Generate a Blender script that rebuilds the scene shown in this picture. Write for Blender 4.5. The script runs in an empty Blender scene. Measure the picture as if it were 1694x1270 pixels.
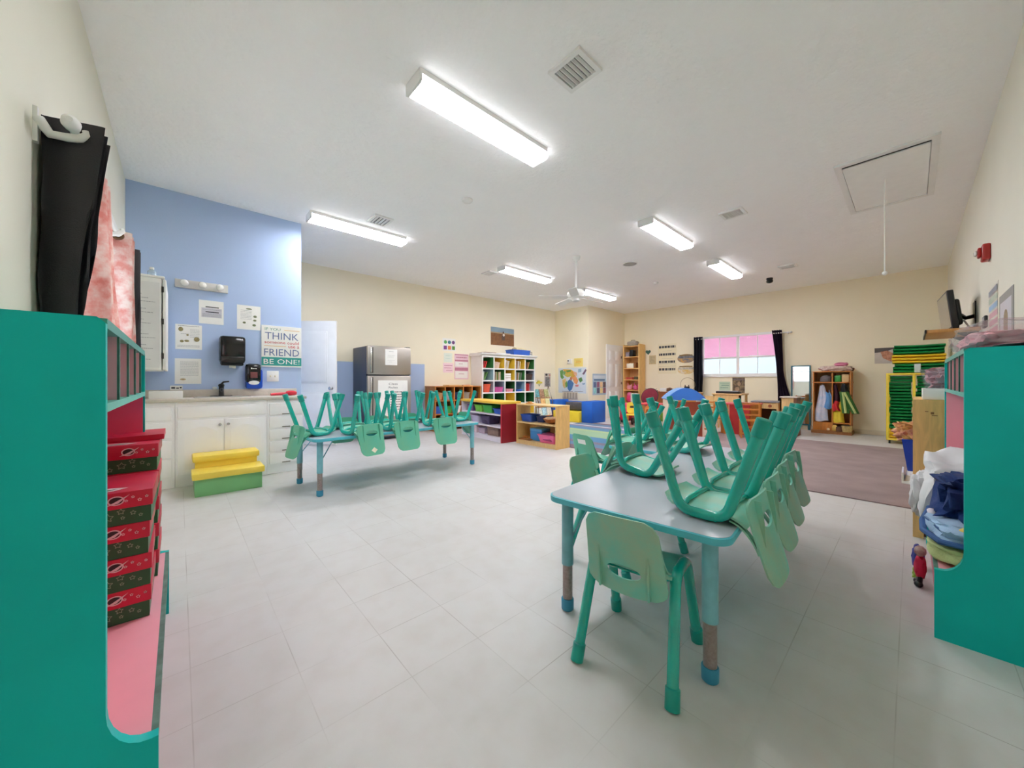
import bpy, bmesh, math, random
from mathutils import Vector, Matrix, noise
S = bpy.context.scene
COL = S.collection
PI = math.pi
R = math.radians
LAMP = 27.; SKYS = 2.6; EXPO = 1.25
rnd = random.Random(7)

# ---------------------------------------------------------------- materials
def lin(c):
    return tuple((v / 255 / 12.92) if v / 255 <= .04045 else ((v / 255 + .055) / 1.055) ** 2.4 for v in c)
MC = {}
def M(rgb, rough=.5, var=.06, scale=9., bump=0., bscale=60., metal=0., kind='plain', rgb2=None, coat=0.):
    key = (rgb, rough, var, scale, bump, bscale, metal, kind, rgb2, coat)
    if key in MC:
        return MC[key]
    m = bpy.data.materials.new('paint_%d_%d_%d' % rgb)
    m.use_nodes = True
    nt = m.node_tree; N = nt.nodes; L = nt.links
    b = N['Principled BSDF']
    b.inputs['Roughness'].default_value = rough
    b.inputs['Metallic'].default_value = metal
    if coat:
        b.inputs['Coat Weight'].default_value = coat
        b.inputs['Coat Roughness'].default_value = .08
    c = lin(rgb)
    tc = N.new('ShaderNodeTexCoord')
    if kind == 'plain':
        nz = N.new('ShaderNodeTexNoise'); nz.inputs['Scale'].default_value = scale; nz.inputs['Detail'].default_value = 3
        L.new(tc.outputs['Object'], nz.inputs['Vector'])
        fac = nz.outputs['Fac']
        lo = tuple(v * (1 - var) for v in c); hi = tuple(min(1, v * (1 + var)) for v in c)
        pos = (.3, .7)
    elif kind == 'wood':
        mp = N.new('ShaderNodeMapping'); mp.inputs['Scale'].default_value = (scale * .9, scale * .9, scale * .12)
        L.new(tc.outputs['Object'], mp.inputs['Vector'])
        nz = N.new('ShaderNodeTexNoise'); nz.inputs['Scale'].default_value = 4; nz.inputs['Detail'].default_value = 5; nz.inputs['Distortion'].default_value = 1.2
        L.new(mp.outputs['Vector'], nz.inputs['Vector'])
        fac = nz.outputs['Fac']
        lo = tuple(v * (1 - var) for v in c); hi = tuple(min(1, v * (1 + var)) for v in c)
        pos = (.3, .7)
    else:                                   # blotch: two colours in patches
        nz = N.new('ShaderNodeTexNoise'); nz.inputs['Scale'].default_value = scale; nz.inputs['Detail'].default_value = 5; nz.inputs['Roughness'].default_value = .62
        L.new(tc.outputs['Object'], nz.inputs['Vector'])
        fac = nz.outputs['Fac']
        lo = c; hi = lin(rgb2)
        pos = (.5 - var, .5 + var)
    cr = N.new('ShaderNodeValToRGB')
    cr.color_ramp.elements[0].position = pos[0]; cr.color_ramp.elements[0].color = lo + (1,)
    cr.color_ramp.elements[1].position = pos[1]; cr.color_ramp.elements[1].color = hi + (1,)
    L.new(fac, cr.inputs['Fac']); L.new(cr.outputs['Color'], b.inputs['Base Color'])
    if bump:
        n2 = N.new('ShaderNodeTexNoise'); n2.inputs['Scale'].default_value = bscale; n2.inputs['Detail'].default_value = 4
        L.new(tc.outputs['Object'], n2.inputs['Vector'])
        bp = N.new('ShaderNodeBump'); bp.inputs['Strength'].default_value = bump; bp.inputs['Distance'].default_value = .02
        L.new(n2.outputs['Fac'], bp.inputs['Height']); L.new(bp.outputs['Normal'], b.inputs['Normal'])
    MC[key] = m
    return m
def emit(rgb, s):
    m = bpy.data.materials.new('lamp_glow'); m.use_nodes = True
    b = m.node_tree.nodes['Principled BSDF']
    b.inputs['Base Color'].default_value = (.9, .9, .9, 1)
    b.inputs['Emission Color'].default_value = lin(rgb) + (1,)
    b.inputs['Emission Strength'].default_value = s
    return m
def clear(rgb=(240, 248, 250), a=.15, rough=.05):
    m = bpy.data.materials.new('clear_sheet'); m.use_nodes = True
    nt = m.node_tree; N = nt.nodes; L = nt.links
    for n in list(N): N.remove(n)
    o = N.new('ShaderNodeOutputMaterial'); mx = N.new('ShaderNodeMixShader')
    t = N.new('ShaderNodeBsdfTransparent'); t.inputs['Color'].default_value = lin(rgb) + (1,)
    p = N.new('ShaderNodeBsdfPrincipled'); p.inputs['Base Color'].default_value = lin(rgb) + (1,); p.inputs['Roughness'].default_value = rough
    mx.inputs['Fac'].default_value = a
    L.new(t.outputs[0], mx.inputs[1]); L.new(p.outputs[0], mx.inputs[2]); L.new(mx.outputs[0], o.inputs['Surface'])
    return m

def translucent(m, k=.5):
    """let light through a cloth material"""
    m = m.copy(); nt = m.node_tree; N = nt.nodes; L = nt.links; b = N['Principled BSDF']
    t = N.new('ShaderNodeBsdfTranslucent'); mx = N.new('ShaderNodeMixShader'); mx.inputs['Fac'].default_value = k
    L.new(b.inputs['Base Color'].links[0].from_socket, t.inputs['Color'])
    o = N['Material Output']; L.new(b.outputs[0], mx.inputs[1]); L.new(t.outputs[0], mx.inputs[2]); L.new(mx.outputs[0], o.inputs['Surface'])
    return m

# ---------------------------------------------------------------- mesh building
class B:
    def __init__(s):
        s.v = []; s.f = []
    def add(s, vs, fs):
        o = len(s.v); s.v += [tuple(x) for x in vs]; s.f += [tuple(i + o for i in f) for f in fs]; return s
    def box(s, x0, y0, z0, x1, y1, z1, bev=0.):
        x0, x1 = min(x0, x1), max(x0, x1); y0, y1 = min(y0, y1), max(y0, y1); z0, z1 = min(z0, z1), max(z0, z1)
        if bev:
            bm = bmesh.new(); bmesh.ops.create_cube(bm, size=1)
            for v in bm.verts:
                v.co = Vector((x0 + (v.co.x + .5) * (x1 - x0), y0 + (v.co.y + .5) * (y1 - y0), z0 + (v.co.z + .5) * (z1 - z0)))
            bev = min(bev, .45 * min(x1 - x0, y1 - y0, z1 - z0))
            bmesh.ops.bevel(bm, geom=bm.edges[:], offset=bev, segments=2, profile=.5, affect='EDGES')
            bm.verts.index_update()
            s.add([v.co for v in bm.verts], [[v.index for v in f.verts] for f in bm.faces]); bm.free(); return s
        vs = [(x, y, z) for x in (x0, x1) for y in (y0, y1) for z in (z0, z1)]
        return s.add(vs, [(0, 1, 3, 2), (4, 6, 7, 5), (0, 4, 5, 1), (2, 3, 7, 6), (0, 2, 6, 4), (1, 5, 7, 3)])
    def tube(s, pts, r, seg=10, cap=True):
        pts = [Vector(p) for p in pts]; n = len(pts)
        rs = r if isinstance(r, (list, tuple)) else [r] * n
        vs = []; up = None
        for i, p in enumerate(pts):
            d = (pts[min(i + 1, n - 1)] - pts[max(i - 1, 0)]).normalized()
            if up is None:
                up = d.orthogonal().normalized()
            up = (up - d * up.dot(d))
            up = up.normalized() if up.length > 1e-6 else d.orthogonal().normalized()
            w = d.cross(up)
            for k in range(seg):
                a = 2 * PI * k / seg
                vs.append(p + (up * math.cos(a) + w * math.sin(a)) * rs[i])
        fs = [(i * seg + k, i * seg + (k + 1) % seg, (i + 1) * seg + (k + 1) % seg, (i + 1) * seg + k) for i in range(n - 1) for k in range(seg)]
        if cap:
            fs += [tuple(range(seg))[::-1], tuple((n - 1) * seg + k for k in range(seg))]
        return s.add(vs, fs)
    def lathe(s, prof, c=(0, 0, 0), seg=20, axis='z', sy=1.):
        vs = []; n = len(prof)
        for (r, h) in prof:
            for k in range(seg):
                a = 2 * PI * k / seg; x, y = r * math.cos(a), r * math.sin(a) * sy
                p = {'z': (x, y, h), 'y': (x, h, y), 'x': (h, x, y)}[axis]
                vs.append((p[0] + c[0], p[1] + c[1], p[2] + c[2]))
        fs = [(i * seg + k, i * seg + (k + 1) % seg, (i + 1) * seg + (k + 1) % seg, (i + 1) * seg + k) for i in range(n - 1) for k in range(seg)]
        if prof[0][0] > 1e-5: fs.append(tuple(range(seg))[::-1])
        if prof[-1][0] > 1e-5: fs.append(tuple((n - 1) * seg + k for k in range(seg)))
        return s.add(vs, fs)
    def prism(s, poly, axis, a, b):
        n = len(poly)
        def P(u, w, h):
            return {'x': (h, u, w), 'y': (u, h, w), 'z': (u, w, h)}[axis]
        vs = [P(u, w, a) for u, w in poly] + [P(u, w, b) for u, w in poly]
        fs = [tuple(range(n)), tuple(range(n, 2 * n))[::-1]] + [(i, n + i, n + (i + 1) % n, (i + 1) % n) for i in range(n)]
        return s.add(vs, fs)
    def grid(s, fn, nu, nv, th=0.):
        P = [[Vector(fn(i / nu, j / nv)) for j in range(nv + 1)] for i in range(nu + 1)]
        vs = [p for row in P for p in row]; w = nv + 1
        fs = [(i * w + j, (i + 1) * w + j, (i + 1) * w + j + 1, i * w + j + 1) for i in range(nu) for j in range(nv)]
        if th:
            o = len(vs); bk = []
            for i in range(nu + 1):
                for j in range(nv + 1):
                    du = P[min(i + 1, nu)][j] - P[max(i - 1, 0)][j]; dv = P[i][min(j + 1, nv)] - P[i][max(j - 1, 0)]
                    nn = du.cross(dv); nn = nn.normalized() if nn.length > 1e-9 else Vector((0, 0, 1))
                    bk.append(P[i][j] - nn * th)
            vs += bk; fs += [tuple(o + k for k in f[::-1]) for f in fs]
            rim = [(i, 0) for i in range(nu)] + [(nu, j) for j in range(nv)] + [(i, nv) for i in range(nu, 0, -1)] + [(0, j) for j in range(nv, 0, -1)]
            ids = [i * w + j for i, j in rim]
            fs += [(ids[k], o + ids[k], o + ids[(k + 1) % len(ids)], ids[(k + 1) % len(ids)]) for k in range(len(ids))]
        return s.add(vs, fs)
    def ball(s, c, r, sx=1, sy=1, sz=1, sub=2):
        bm = bmesh.new(); bmesh.ops.create_icosphere(bm, subdivisions=sub, radius=1)
        bm.verts.index_update()
        s.add([(c[0] + v.co.x * r * sx, c[1] + v.co.y * r * sy, c[2] + v.co.z * r * sz) for v in bm.verts], [[v.index for v in f.verts] for f in bm.faces]); bm.free(); return s
    def lump(s, c, sx, sy, sz, seed=0, amp=.18, e=.6, sub=4, fq=2.2):
        bm = bmesh.new(); bmesh.ops.create_icosphere(bm, subdivisions=sub, radius=1)
        bm.verts.index_update(); vs = []
        for v in bm.verts:
            q = v.co
            d = Vector([math.copysign(abs(k) ** e, k) for k in q])
            nz = 1 + amp * noise.noise(q * fq + Vector((seed * 3.7, seed, 1.3))) + amp * .4 * noise.noise(q * fq * 3 + Vector((seed, 2.2, seed)))
            d = d * nz
            vs.append((c[0] + d.x * sx, c[1] + d.y * sy, c[2] + d.z * sz))
        zmin = c[2] - sz
        vs = [(x, y, max(z, zmin)) for x, y, z in vs]
        s.add(vs, [[v.index for v in f.verts] for f in bm.faces]); bm.free(); return s
    def xf(s, mat):
        s.v = [tuple(mat @ Vector(p)) for p in s.v]; return s

def mesh(name, b, smooth=40):
    me = bpy.data.meshes.new(name)
    me.from_pydata(b.v, [], b.f); me.validate(); me.update()
    bm = bmesh.new(); bm.from_mesh(me); bmesh.ops.recalc_face_normals(bm, faces=bm.faces[:]); bm.to_mesh(me); bm.free()
    if smooth:
        me.set_sharp_from_angle(angle=R(smooth))
        for p in me.polygons: p.use_smooth = True
    return me
def tag(o, label=None, cat=None, group=None, kind=None):
    if label: o['label'] = label
    if cat: o['category'] = cat
    if group: o['group'] = group
    if kind: o['kind'] = kind
    return o
def part(name, b, m, parent, label=None, w=False, smooth=40):
    """a piece of a thing; coordinates are the parent's own (w=True: world coordinates)"""
    me = mesh(name, b, smooth)
    if w:
        p = parent
        off = Vector((0, 0, 0))
        while p is not None:
            off += p.location; p = p.parent
        me.transform(Matrix.Translation(-off))
    me.materials.append(m)
    o = bpy.data.objects.new(name, me); COL.objects.link(o); o.parent = parent
    if label: o['label'] = label
    return o
def solo(name, b, m, label, cat, group=None, kind=None, smooth=40):
    """a thing that is one mesh; origin put under the middle of its base"""
    xs, ys, zs = zip(*b.v)
    c = Vector(((min(xs) + max(xs)) / 2, (min(ys) + max(ys)) / 2, min(zs)))
    me = mesh(name, b, smooth); me.transform(Matrix.Translation(-c)); me.materials.append(m)
    o = bpy.data.objects.new(name, me); COL.objects.link(o); o.location = c
    return tag(o, label, cat, group, kind)
def thing(name, label, cat, loc=(0, 0, 0), rz=0., group=None):
    o = bpy.data.objects.new(name, None); COL.objects.link(o)
    o.location = loc; o.rotation_euler = (0, 0, rz); o.empty_display_size = .1
    return tag(o, label, cat, group)
def struct(name, b, m, parent=None, smooth=30):
    me = mesh(name, b, smooth); me.materials.append(m)
    o = bpy.data.objects.new(name, me); COL.objects.link(o); o.parent = parent
    if parent is None: o['kind'] = 'structure'
    return o
def dup(root, loc=None, rot=None, label=None, group=None):
    r = root.copy(); COL.objects.link(r)
    if loc is not None: r.location = loc
    if rot is not None: r.rotation_euler = rot
    if label: r['label'] = label
    if group: r['group'] = group
    for ch in list(root.children):
        c = ch.copy(); COL.objects.link(c); c.parent = r
        for g in list(ch.children):
            d = g.copy(); COL.objects.link(d); d.parent = c
    return r
def arc(c, r, a0, a1, n, f):
    return [f(c[0] + r * math.cos(a0 + (a1 - a0) * k / n), c[1] + r * math.sin(a0 + (a1 - a0) * k / n)) for k in range(n + 1)]
def rrect(w, h, r, n=5):
    p = []
    for cx, cy, a in ((w - r, h - r, 0), (-w + r, h - r, PI / 2), (-w + r, -h + r, PI), (w - r, -h + r, 1.5 * PI)):
        p += [(cx + r * math.cos(a + PI / 2 * k / n), cy + r * math.sin(a + PI / 2 * k / n)) for k in range(n + 1)]
    return p
def glyphs(txt, h, spacing=1., width=None):
    cu = bpy.data.curves.new('t', 'FONT'); cu.body = txt; cu.size = 1; cu.resolution_u = 2; cu.space_character = spacing
    o = bpy.data.objects.new('t', cu); COL.objects.link(o)
    dg = bpy.context.evaluated_depsgraph_get(); dg.update()
    me = bpy.data.meshes.new_from_object(o.evaluated_get(dg))
    vs = [v.co.copy() for v in me.vertices]; fs = [tuple(p.vertices) for p in me.polygons]
    bpy.data.objects.remove(o); bpy.data.curves.remove(cu); bpy.data.meshes.remove(me)
    if not vs: return [], [], 0, 0
    x0 = min(v.x for v in vs); x1 = max(v.x for v in vs); y0 = min(v.y for v in vs); y1 = max(v.y for v in vs)
    k = h / (y1 - y0); kx = (width / (x1 - x0)) if width else k
    return [((v.x - x0) * kx, (v.y - y0) * k) for v in vs], fs, (x1 - x0) * kx, h

# a flat sheet on a wall.  facing: '-y', '-x', '+y', '+x'
ROT = {'-y': 0., '-x': -PI / 2, '+y': PI, '+x': PI / 2}
class Sheet:
    """local frame: x to the reader's right, z up, the printed side looks along -y; marks take fractions of the sheet"""
    def __init__(s, name, label, cat, wall, at, u0, z0, u1, z1, m, th=.004, group=None, parent=None, tilt=0.):
        s.w = abs(u1 - u0); s.h = abs(z1 - z0); s.th = th; s.n = 0
        b = B().box(-s.w / 2, -th, 0, s.w / 2, 0, s.h)
        me = mesh(name, b, 0); me.materials.append(m)
        o = bpy.data.objects.new(name, me); COL.objects.link(o)
        uc = (u0 + u1) / 2; zb = min(z0, z1)
        o.location = (uc, at, zb) if wall in ('-y', '+y') else (at, uc, zb)
        o.rotation_euler = (0, tilt, ROT[wall])
        if parent is not None:
            o.parent = parent; o.location = Vector(o.location) - parent.location
        else:
            tag(o, label, cat, group)
        s.o = o
    def pt(s, fx, fy): return ((fx - .5) * s.w, fy * s.h)
    def _put(s, name, polys, m, label=None):
        s.n += 1; y = -s.th - .0006 * s.n
        b = B()
        for vs, fs in polys:
            o = len(vs)
            b.add([(x, y, z) for x, z in vs], fs)
        me = bpy.data.meshes.new(name); me.from_pydata(b.v, [], b.f); me.update(); me.materials.append(m)
        ob = bpy.data.objects.new(name, me); COL.objects.link(ob); ob.parent = s.o
        if label: ob['label'] = label
        return ob
    def rects(s, name, rl, m, label=None):
        P = []
        for fx0, fy0, fx1, fy1 in rl:
            a = s.pt(fx0, fy0); c = s.pt(fx1, fy1)
            P.append(([(a[0], a[1]), (c[0], a[1]), (c[0], c[1]), (a[0], c[1])], [(0, 1, 2, 3)]))
        return s._put(name, P, m, label)
    def polys(s, name, pl, m, label=None):
        return s._put(name, [([s.pt(*p) for p in poly], [tuple(range(len(poly)))]) for poly in pl], m, label)
    def discs(s, name, dl, m, label=None, n=18):
        P = []
        for fx, fy, r, q in dl:
            c = s.pt(fx, fy)
            P.append(([(c[0] + r * math.cos(2 * PI * k / n), c[1] + q * math.sin(2 * PI * k / n)) for k in range(n)], [tuple(range(n))]))
        return s._put(name, P, m, label)
    def text(s, items, m, name='lettering', label=None):
        P = []
        for t, fx, fy, h, w in items:      # centred at fx, baseline at fy; h, w fractions
            vs, fs, tw, hh = glyphs(t, h * s.h, 1., w * s.w if w else None)
            c = s.pt(fx, fy)
            P.append(([(x - tw / 2 + c[0], z + c[1]) for x, z in vs], fs))
        return s._put(name, P, m, label)
    def scribble(s, rows, m, name='lettering', seed=1, word=.05):
        """rows of small print too fine to read: (fx0, fx1, fy, height)"""
        r = random.Random(seed); rl = []
        for fx0, fx1, fy, h in rows:
            x = fx0
            while x < fx1 - .01:
                w = min(fx1 - x, word * r.uniform(.5, 1.5)); rl.append((x, fy, x + w * .8, fy + h)); x += w
        return s.rects(name, rl, m)

WHITE = M((238, 238, 235), .5, .02)
PAPER = M((240, 239, 234), .7, .02)
BLACK = M((22, 22, 24), .35, .1)
INK = M((70, 72, 76), .7, .05)
PALEINK = M((150, 152, 156), .7, .05)
CHROME = M((190, 190, 192), .25, .05, metal=.9)
WOOD = M((234, 190, 120), .45, .12, 10, kind='wood')
WOODL = M((222, 186, 128), .45, .10, 10, kind='wood')
WOODO = M((196, 124, 52), .45, .14, 10, kind='wood')
WOODB = M((150, 98, 52), .5, .16, 10, kind='wood')
TEAL = M((0, 186, 182), .45, .08, 3.); TEAL.node_tree.nodes['Principled BSDF'].inputs['Specular IOR Level'].default_value = .25
PINK = M((250, 174, 188), .5, .06, 4.)
ROSE = M((250, 96, 140), .5, .08, 4.)
# ================================================================ the room
CEIL = 3.09
CREAM = M((244, 235, 208), .6, .015, 2., .05, 120)
CREAML = M((232, 230, 214), .6, .015, 2., .05, 120)
BLUEW = M((178, 199, 234), .6, .02, 2., .05, 120)
CEILM = M((250, 250, 250), .8, .015, 3., .35, 26)
TRIMW = M((240, 240, 238), .45, .02)

def two_tone():
    m = M((244, 235, 211), .6, .016, 2., .05, 120)
    nt = m.node_tree; N = nt.nodes; L = nt.links; b = N['Principled BSDF']
    src = b.inputs['Base Color'].links[0].from_socket
    g = N.new('ShaderNodeNewGeometry'); sp = N.new('ShaderNodeSeparateXYZ'); L.new(g.outputs['Position'], sp.inputs[0])
    a = N.new('ShaderNodeMath'); a.operation = 'LESS_THAN'; a.inputs[1].default_value = 3.9; L.new(sp.outputs['X'], a.inputs[0])
    c = N.new('ShaderNodeMath'); c.operation = 'LESS_THAN'; c.inputs[1].default_value = 1.41; L.new(sp.outputs['Z'], c.inputs[0])
    d = N.new('ShaderNodeMath'); d.operation = 'MULTIPLY'; L.new(a.outputs[0], d.inputs[0]); L.new(c.outputs[0], d.inputs[1])
    mx = N.new('ShaderNodeMix'); mx.data_type = 'RGBA'; L.new(d.outputs[0], mx.inputs['Factor']); L.new(src, mx.inputs['A'])
    mx.inputs['B'].default_value = lin((172, 192, 226)) + (1,)
    L.new(mx.outputs['Result'], b.inputs['Base Color'])
    return m

def floor_mat():
    m = bpy.data.materials.new('vinyl_tile'); m.use_nodes = True
    nt = m.node_tree; N = nt.nodes; L = nt.links; b = N['Principled BSDF']
    g = N.new('ShaderNodeNewGeometry'); sp = N.new('ShaderNodeSeparateXYZ'); L.new(g.outputs['Position'], sp.inputs[0])
    def math_(op, a, v=None, b2=None):
        n = N.new('ShaderNodeMath'); n.operation = op; L.new(a, n.inputs[0])
        if v is not None: n.inputs[1].default_value = v
        if b2 is not None: L.new(b2, n.inputs[1])
        return n.outputs[0]
    T = .2906
    def line(ax, off):
        t = math_('FRACT', math_('MULTIPLY', math_('ADD', sp.outputs[ax], off), 1 / T))
        return math_('LESS_THAN', math_('ABSOLUTE', math_('SUBTRACT', t, .5)), .0055)
    lx = line('X', T / 2 - .0305 + 20 * T); ly = line('Y', T / 2 - .0335 + 20 * T)
    gl = math_('MAXIMUM', lx, None, ly)
    # every tile its own slight tone
    vx = math_('FLOOR', math_('MULTIPLY', math_('ADD', sp.outputs['X'], -.0305 + 20 * T), 1 / T))
    vy = math_('FLOOR', math_('MULTIPLY', math_('ADD', sp.outputs['Y'], -.0335 + 20 * T), 1 / T))
    cb = N.new('ShaderNodeCombineXYZ'); L.new(vx, cb.inputs[0]); L.new(vy, cb.inputs[1])
    wn = N.new('ShaderNodeTexWhiteNoise'); L.new(cb.outputs[0], wn.inputs['Vector'])
    n1 = N.new('ShaderNodeTexNoise'); n1.inputs['Scale'].default_value = 1.1; n1.inputs['Detail'].default_value = 4; L.new(g.outputs['Position'], n1.inputs['Vector'])
    n2 = N.new('ShaderNodeTexNoise'); n2.inputs['Scale'].default_value = 9; n2.inputs['Detail'].default_value = 5; L.new(g.outputs['Position'], n2.inputs['Vector'])
    r1 = N.new('ShaderNodeValToRGB'); r1.color_ramp.elements[0].position = .35; r1.color_ramp.elements[1].position = .7
    r1.color_ramp.elements[0].color = lin((210, 209, 208)) + (1,); r1.color_ramp.elements[1].color = lin((201, 199, 197)) + (1,)
    L.new(n1.outputs['Fac'], r1.inputs['Fac'])
    r2 = N.new('ShaderNodeValToRGB'); r2.color_ramp.elements[0].position = .42; r2.color_ramp.elements[1].position = .75
    r2.color_ramp.elements[0].color = (1, 1, 1, 1); r2.color_ramp.elements[1].color = lin((249, 247, 245)) + (1,)
    L.new(n2.outputs['Fac'], r2.inputs['Fac'])
    mx = N.new('ShaderNodeMix'); mx.data_type = 'RGBA'; mx.blend_type = 'MULTIPLY'; mx.inputs['Factor'].default_value = 1
    L.new(r1.outputs['Color'], mx.inputs['A']); L.new(r2.outputs['Color'], mx.inputs['B'])
    wt = math_('ADD', math_('MULTIPLY', wn.outputs['Value'], .03), .97)
    mt = N.new('ShaderNodeMix'); mt.data_type = 'RGBA'; mt.blend_type = 'MULTIPLY'; mt.inputs['Factor'].default_value = 1
    L.new(mx.outputs['Result'], mt.inputs['A']); L.new(wt, mt.inputs['B'])
    # the joints show in some places more than in others
    n3 = N.new('ShaderNodeTexNoise'); n3.inputs['Scale'].default_value = 1.7; L.new(g.outputs['Position'], n3.inputs['Vector'])
    st = N.new('ShaderNodeMapRange'); st.inputs['From Min'].default_value = .4; st.inputs['From Max'].default_value = .62; st.inputs['To Min'].default_value = .0; st.inputs['To Max'].default_value = .6
    L.new(n3.outputs['Fac'], st.inputs['Value'])
    gf = math_('MULTIPLY', gl, None, st.outputs[0])
    mg = N.new('ShaderNodeMix'); mg.data_type = 'RGBA'; L.new(gf, mg.inputs['Factor']); L.new(mt.outputs['Result'], mg.inputs['A']); mg.inputs['B'].default_value = lin((140, 133, 126)) + (1,)
    L.new(mg.outputs['Result'], b.inputs['Base Color'])
    b.inputs['Roughness'].default_value = .42
    bp = N.new('ShaderNodeBump'); bp.inputs['Strength'].default_value = .12; bp.inputs['Distance'].default_value = .01
    L.new(n2.outputs['Fac'], bp.inputs['Height']); L.new(bp.outputs['Normal'], b.inputs['Normal'])
    return m

struct('floor', B().box(-.6, -.6, -.1, 10.2, 7.3, 0), floor_mat())
struct('ceiling', B().box(-.6, -.6, CEIL, 10.2, 7.3, CEIL + .1), CEILM)
WY0, WY1, WZ0, WZ1 = 2.45, 3.62, 1.0, 1.93            # window beside the curtains
w = B().box(-.5, -.53, 0, -.4, WY0, CEIL).box(-.5, WY1, 0, -.4, 5.445, CEIL).box(-.5, WY0, 0, -.4, WY1, WZ0).box(-.5, WY0, WZ1, -.4, WY1, CEIL)
struct('wall_left', w, CREAML)
struct('wall_sink', B().box(-.4, 5.345, 0, 1.173, 5.445, CEIL), BLUEW)
struct('wall_hall', B().box(1.073, 5.445, 0, 1.173, 7.06, CEIL), BLUEW)
struct('wall_back', B().box(1.073, 7.06, 0, 8.26, 7.16, CEIL), two_tone())
struct('wall_closet', B().box(8.16, 5.98, 0, 8.26, 7.06, CEIL), CREAM)
struct('wall_recess', B().box(8.16, 5.88, 0, 10.1, 5.98, CEIL), CREAM)
FY0, FY1, FZ0, FZ1 = 2.03, 3.66, 1.19, 2.18
w = B().box(10, -.53, 0, 10.1, FY0, CEIL).box(10, FY1, 0, 10.1, 5.88, CEIL).box(10, FY0, 0, 10.1, FY1, FZ0).box(10, FY0, FZ1, 10.1, FY1, CEIL)
struct('wall_far', w, CREAM)
struct('wall_right', B().box(-.4, -.53, 0, 10, -.43, CEIL), CREAML)
struct('baseboard_far', B().box(9.985, -.43, 0, 10, 5.88, .09), M((226, 216, 190), .5, .02))
struct('baseboard_right', B().box(-.4, -.43, 0, 9.985, -.418, .09), M((226, 220, 204), .5, .02))
struct('baseboard_back', B().box(1.173, 7.045, 0, 8.16, 7.06, .09), M((226, 216, 190), .5, .02))
GLASS = clear((248, 252, 255), .07, .02)
# window in the left wall
wn = thing('window_1', None, None, (-.45, (WY0 + WY1) / 2, WZ0)); wn['kind'] = 'structure'
b = B()
for a in (WY0, WY1 - .05): b.box(-.47, a, WZ0, -.385, a + .05, WZ1)
for a in (WZ0, WZ1 - .05): b.box(-.47, WY0 + .05, a, -.385, WY1 - .05, a + .05)
b.box(-.465, WY0 + .05, 1.44, -.41, WY1 - .05, 1.48)
part('window_frame', b, TRIMW, wn, w=True)
part('window_pane', B().box(-.45, WY0 + .05, WZ0 + .05, -.445, WY1 - .05, WZ1 - .05), GLASS, wn, w=True)
# window in the far wall
wn = thing('window_2', None, None, (10.05, (FY0 + FY1) / 2, FZ0)); wn['kind'] = 'structure'
b = B(); cm = (FY0 + FY1) / 2
for a in (FY0, FY1 - .04): b.box(10.0, a, FZ0, 10.07, a + .04, FZ1)
for a in (FZ0, FZ1 - .04): b.box(10.0, FY0 + .04, a, 10.07, FY1 - .04, a + .04)
b.box(10.02, cm - .03, FZ0 + .04, 10.06, cm + .03, FZ1 - .04)
b.box(10.03, FY0 + .04, 1.60, 10.06, FY1 - .04, 1.64)
for k in (1, 3): b.box(10.035, FY0 + k * (FY1 - FY0) / 4 - .008, FZ0 + .04, 10.055, FY0 + k * (FY1 - FY0) / 4 + .008, FZ1 - .04)
part('window_frame', b, TRIMW, wn, w=True)
part('window_sill', B().box(9.96, FY0 - .03, FZ0 - .04, 10.0, FY1 + .03, FZ0), TRIMW, wn, w=True)
part('window_pane', B().box(10.045, FY0 + .04, FZ0 + .04, 10.05, FY1 - .04, FZ1 - .04), GLASS, wn, w=True)
# outside: awning and the building across
aw = thing('awning', 'pink fabric awning on white struts outside the far window', 'awning', (10.9, 2.85, 1.62))
part('fabric', B().prism([(10.12, 2.5), (11.5, 1.72), (11.5, 1.69), (10.12, 2.47)], 'y', 1.2, 4.6), translucent(M((226, 178, 200), .7, .05), .5), aw, w=True)
for yy in (1.9, 2.62, 3.45): part('strut', B().tube([(10.13, yy, 1.65), (11.45, yy - .25, 1.70)], .02), WHITE, aw, w=True)
solo('neighbour_building', B().box(14.0, -2, -.1, 14.4, 9, 3.4), M((168, 180, 190), .7, .04, 1.), 'pale blue siding of the building seen through the far window', 'building', kind='structure')
struct('ground_outside', B().box(10.2, -8, -.2, 24, 14, -.1), M((178, 178, 170), .8, .05))

# doors
def panels(b, x0, x1, rows, y, d=.012):
    for z0, z1 in rows:
        b.box(x0, y - d, z0, x1, y, z1, .008)
        b.box(x0 + .025, y - d - .006, z0 + .025, x1 - .025, y - d + .002, z1 - .025, .006)
# open leaf by the blue wall, hinge in the corner behind it
hx, hy, kx, ky = 1.25, 6.94, 1.905, 6.345
dl = math.hypot(kx - hx, ky - hy)
d1 = thing('door_1', None, None, (hx, hy, 0), math.atan2(ky - hy, kx - hx)); d1['kind'] = 'structure'
b = B().box(0, -.02, .01, dl, .02, 2.03, .004)
part('door_leaf', b, TRIMW, d1)
b = B(); panels(b, .14, dl - .14, [(.18, .86), (1.02, 1.86)], -.02); part('door_panels', b, TRIMW, d1)
part('door_knob', B().lathe([(.028, 0), (.028, -.006), (.012, -.01), (.012, -.035), (.028, -.045), (.03, -.06), (.02, -.07), (0, -.072)], (dl - .07, -.02, .93), 16, 'y'), CHROME, d1)
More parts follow.
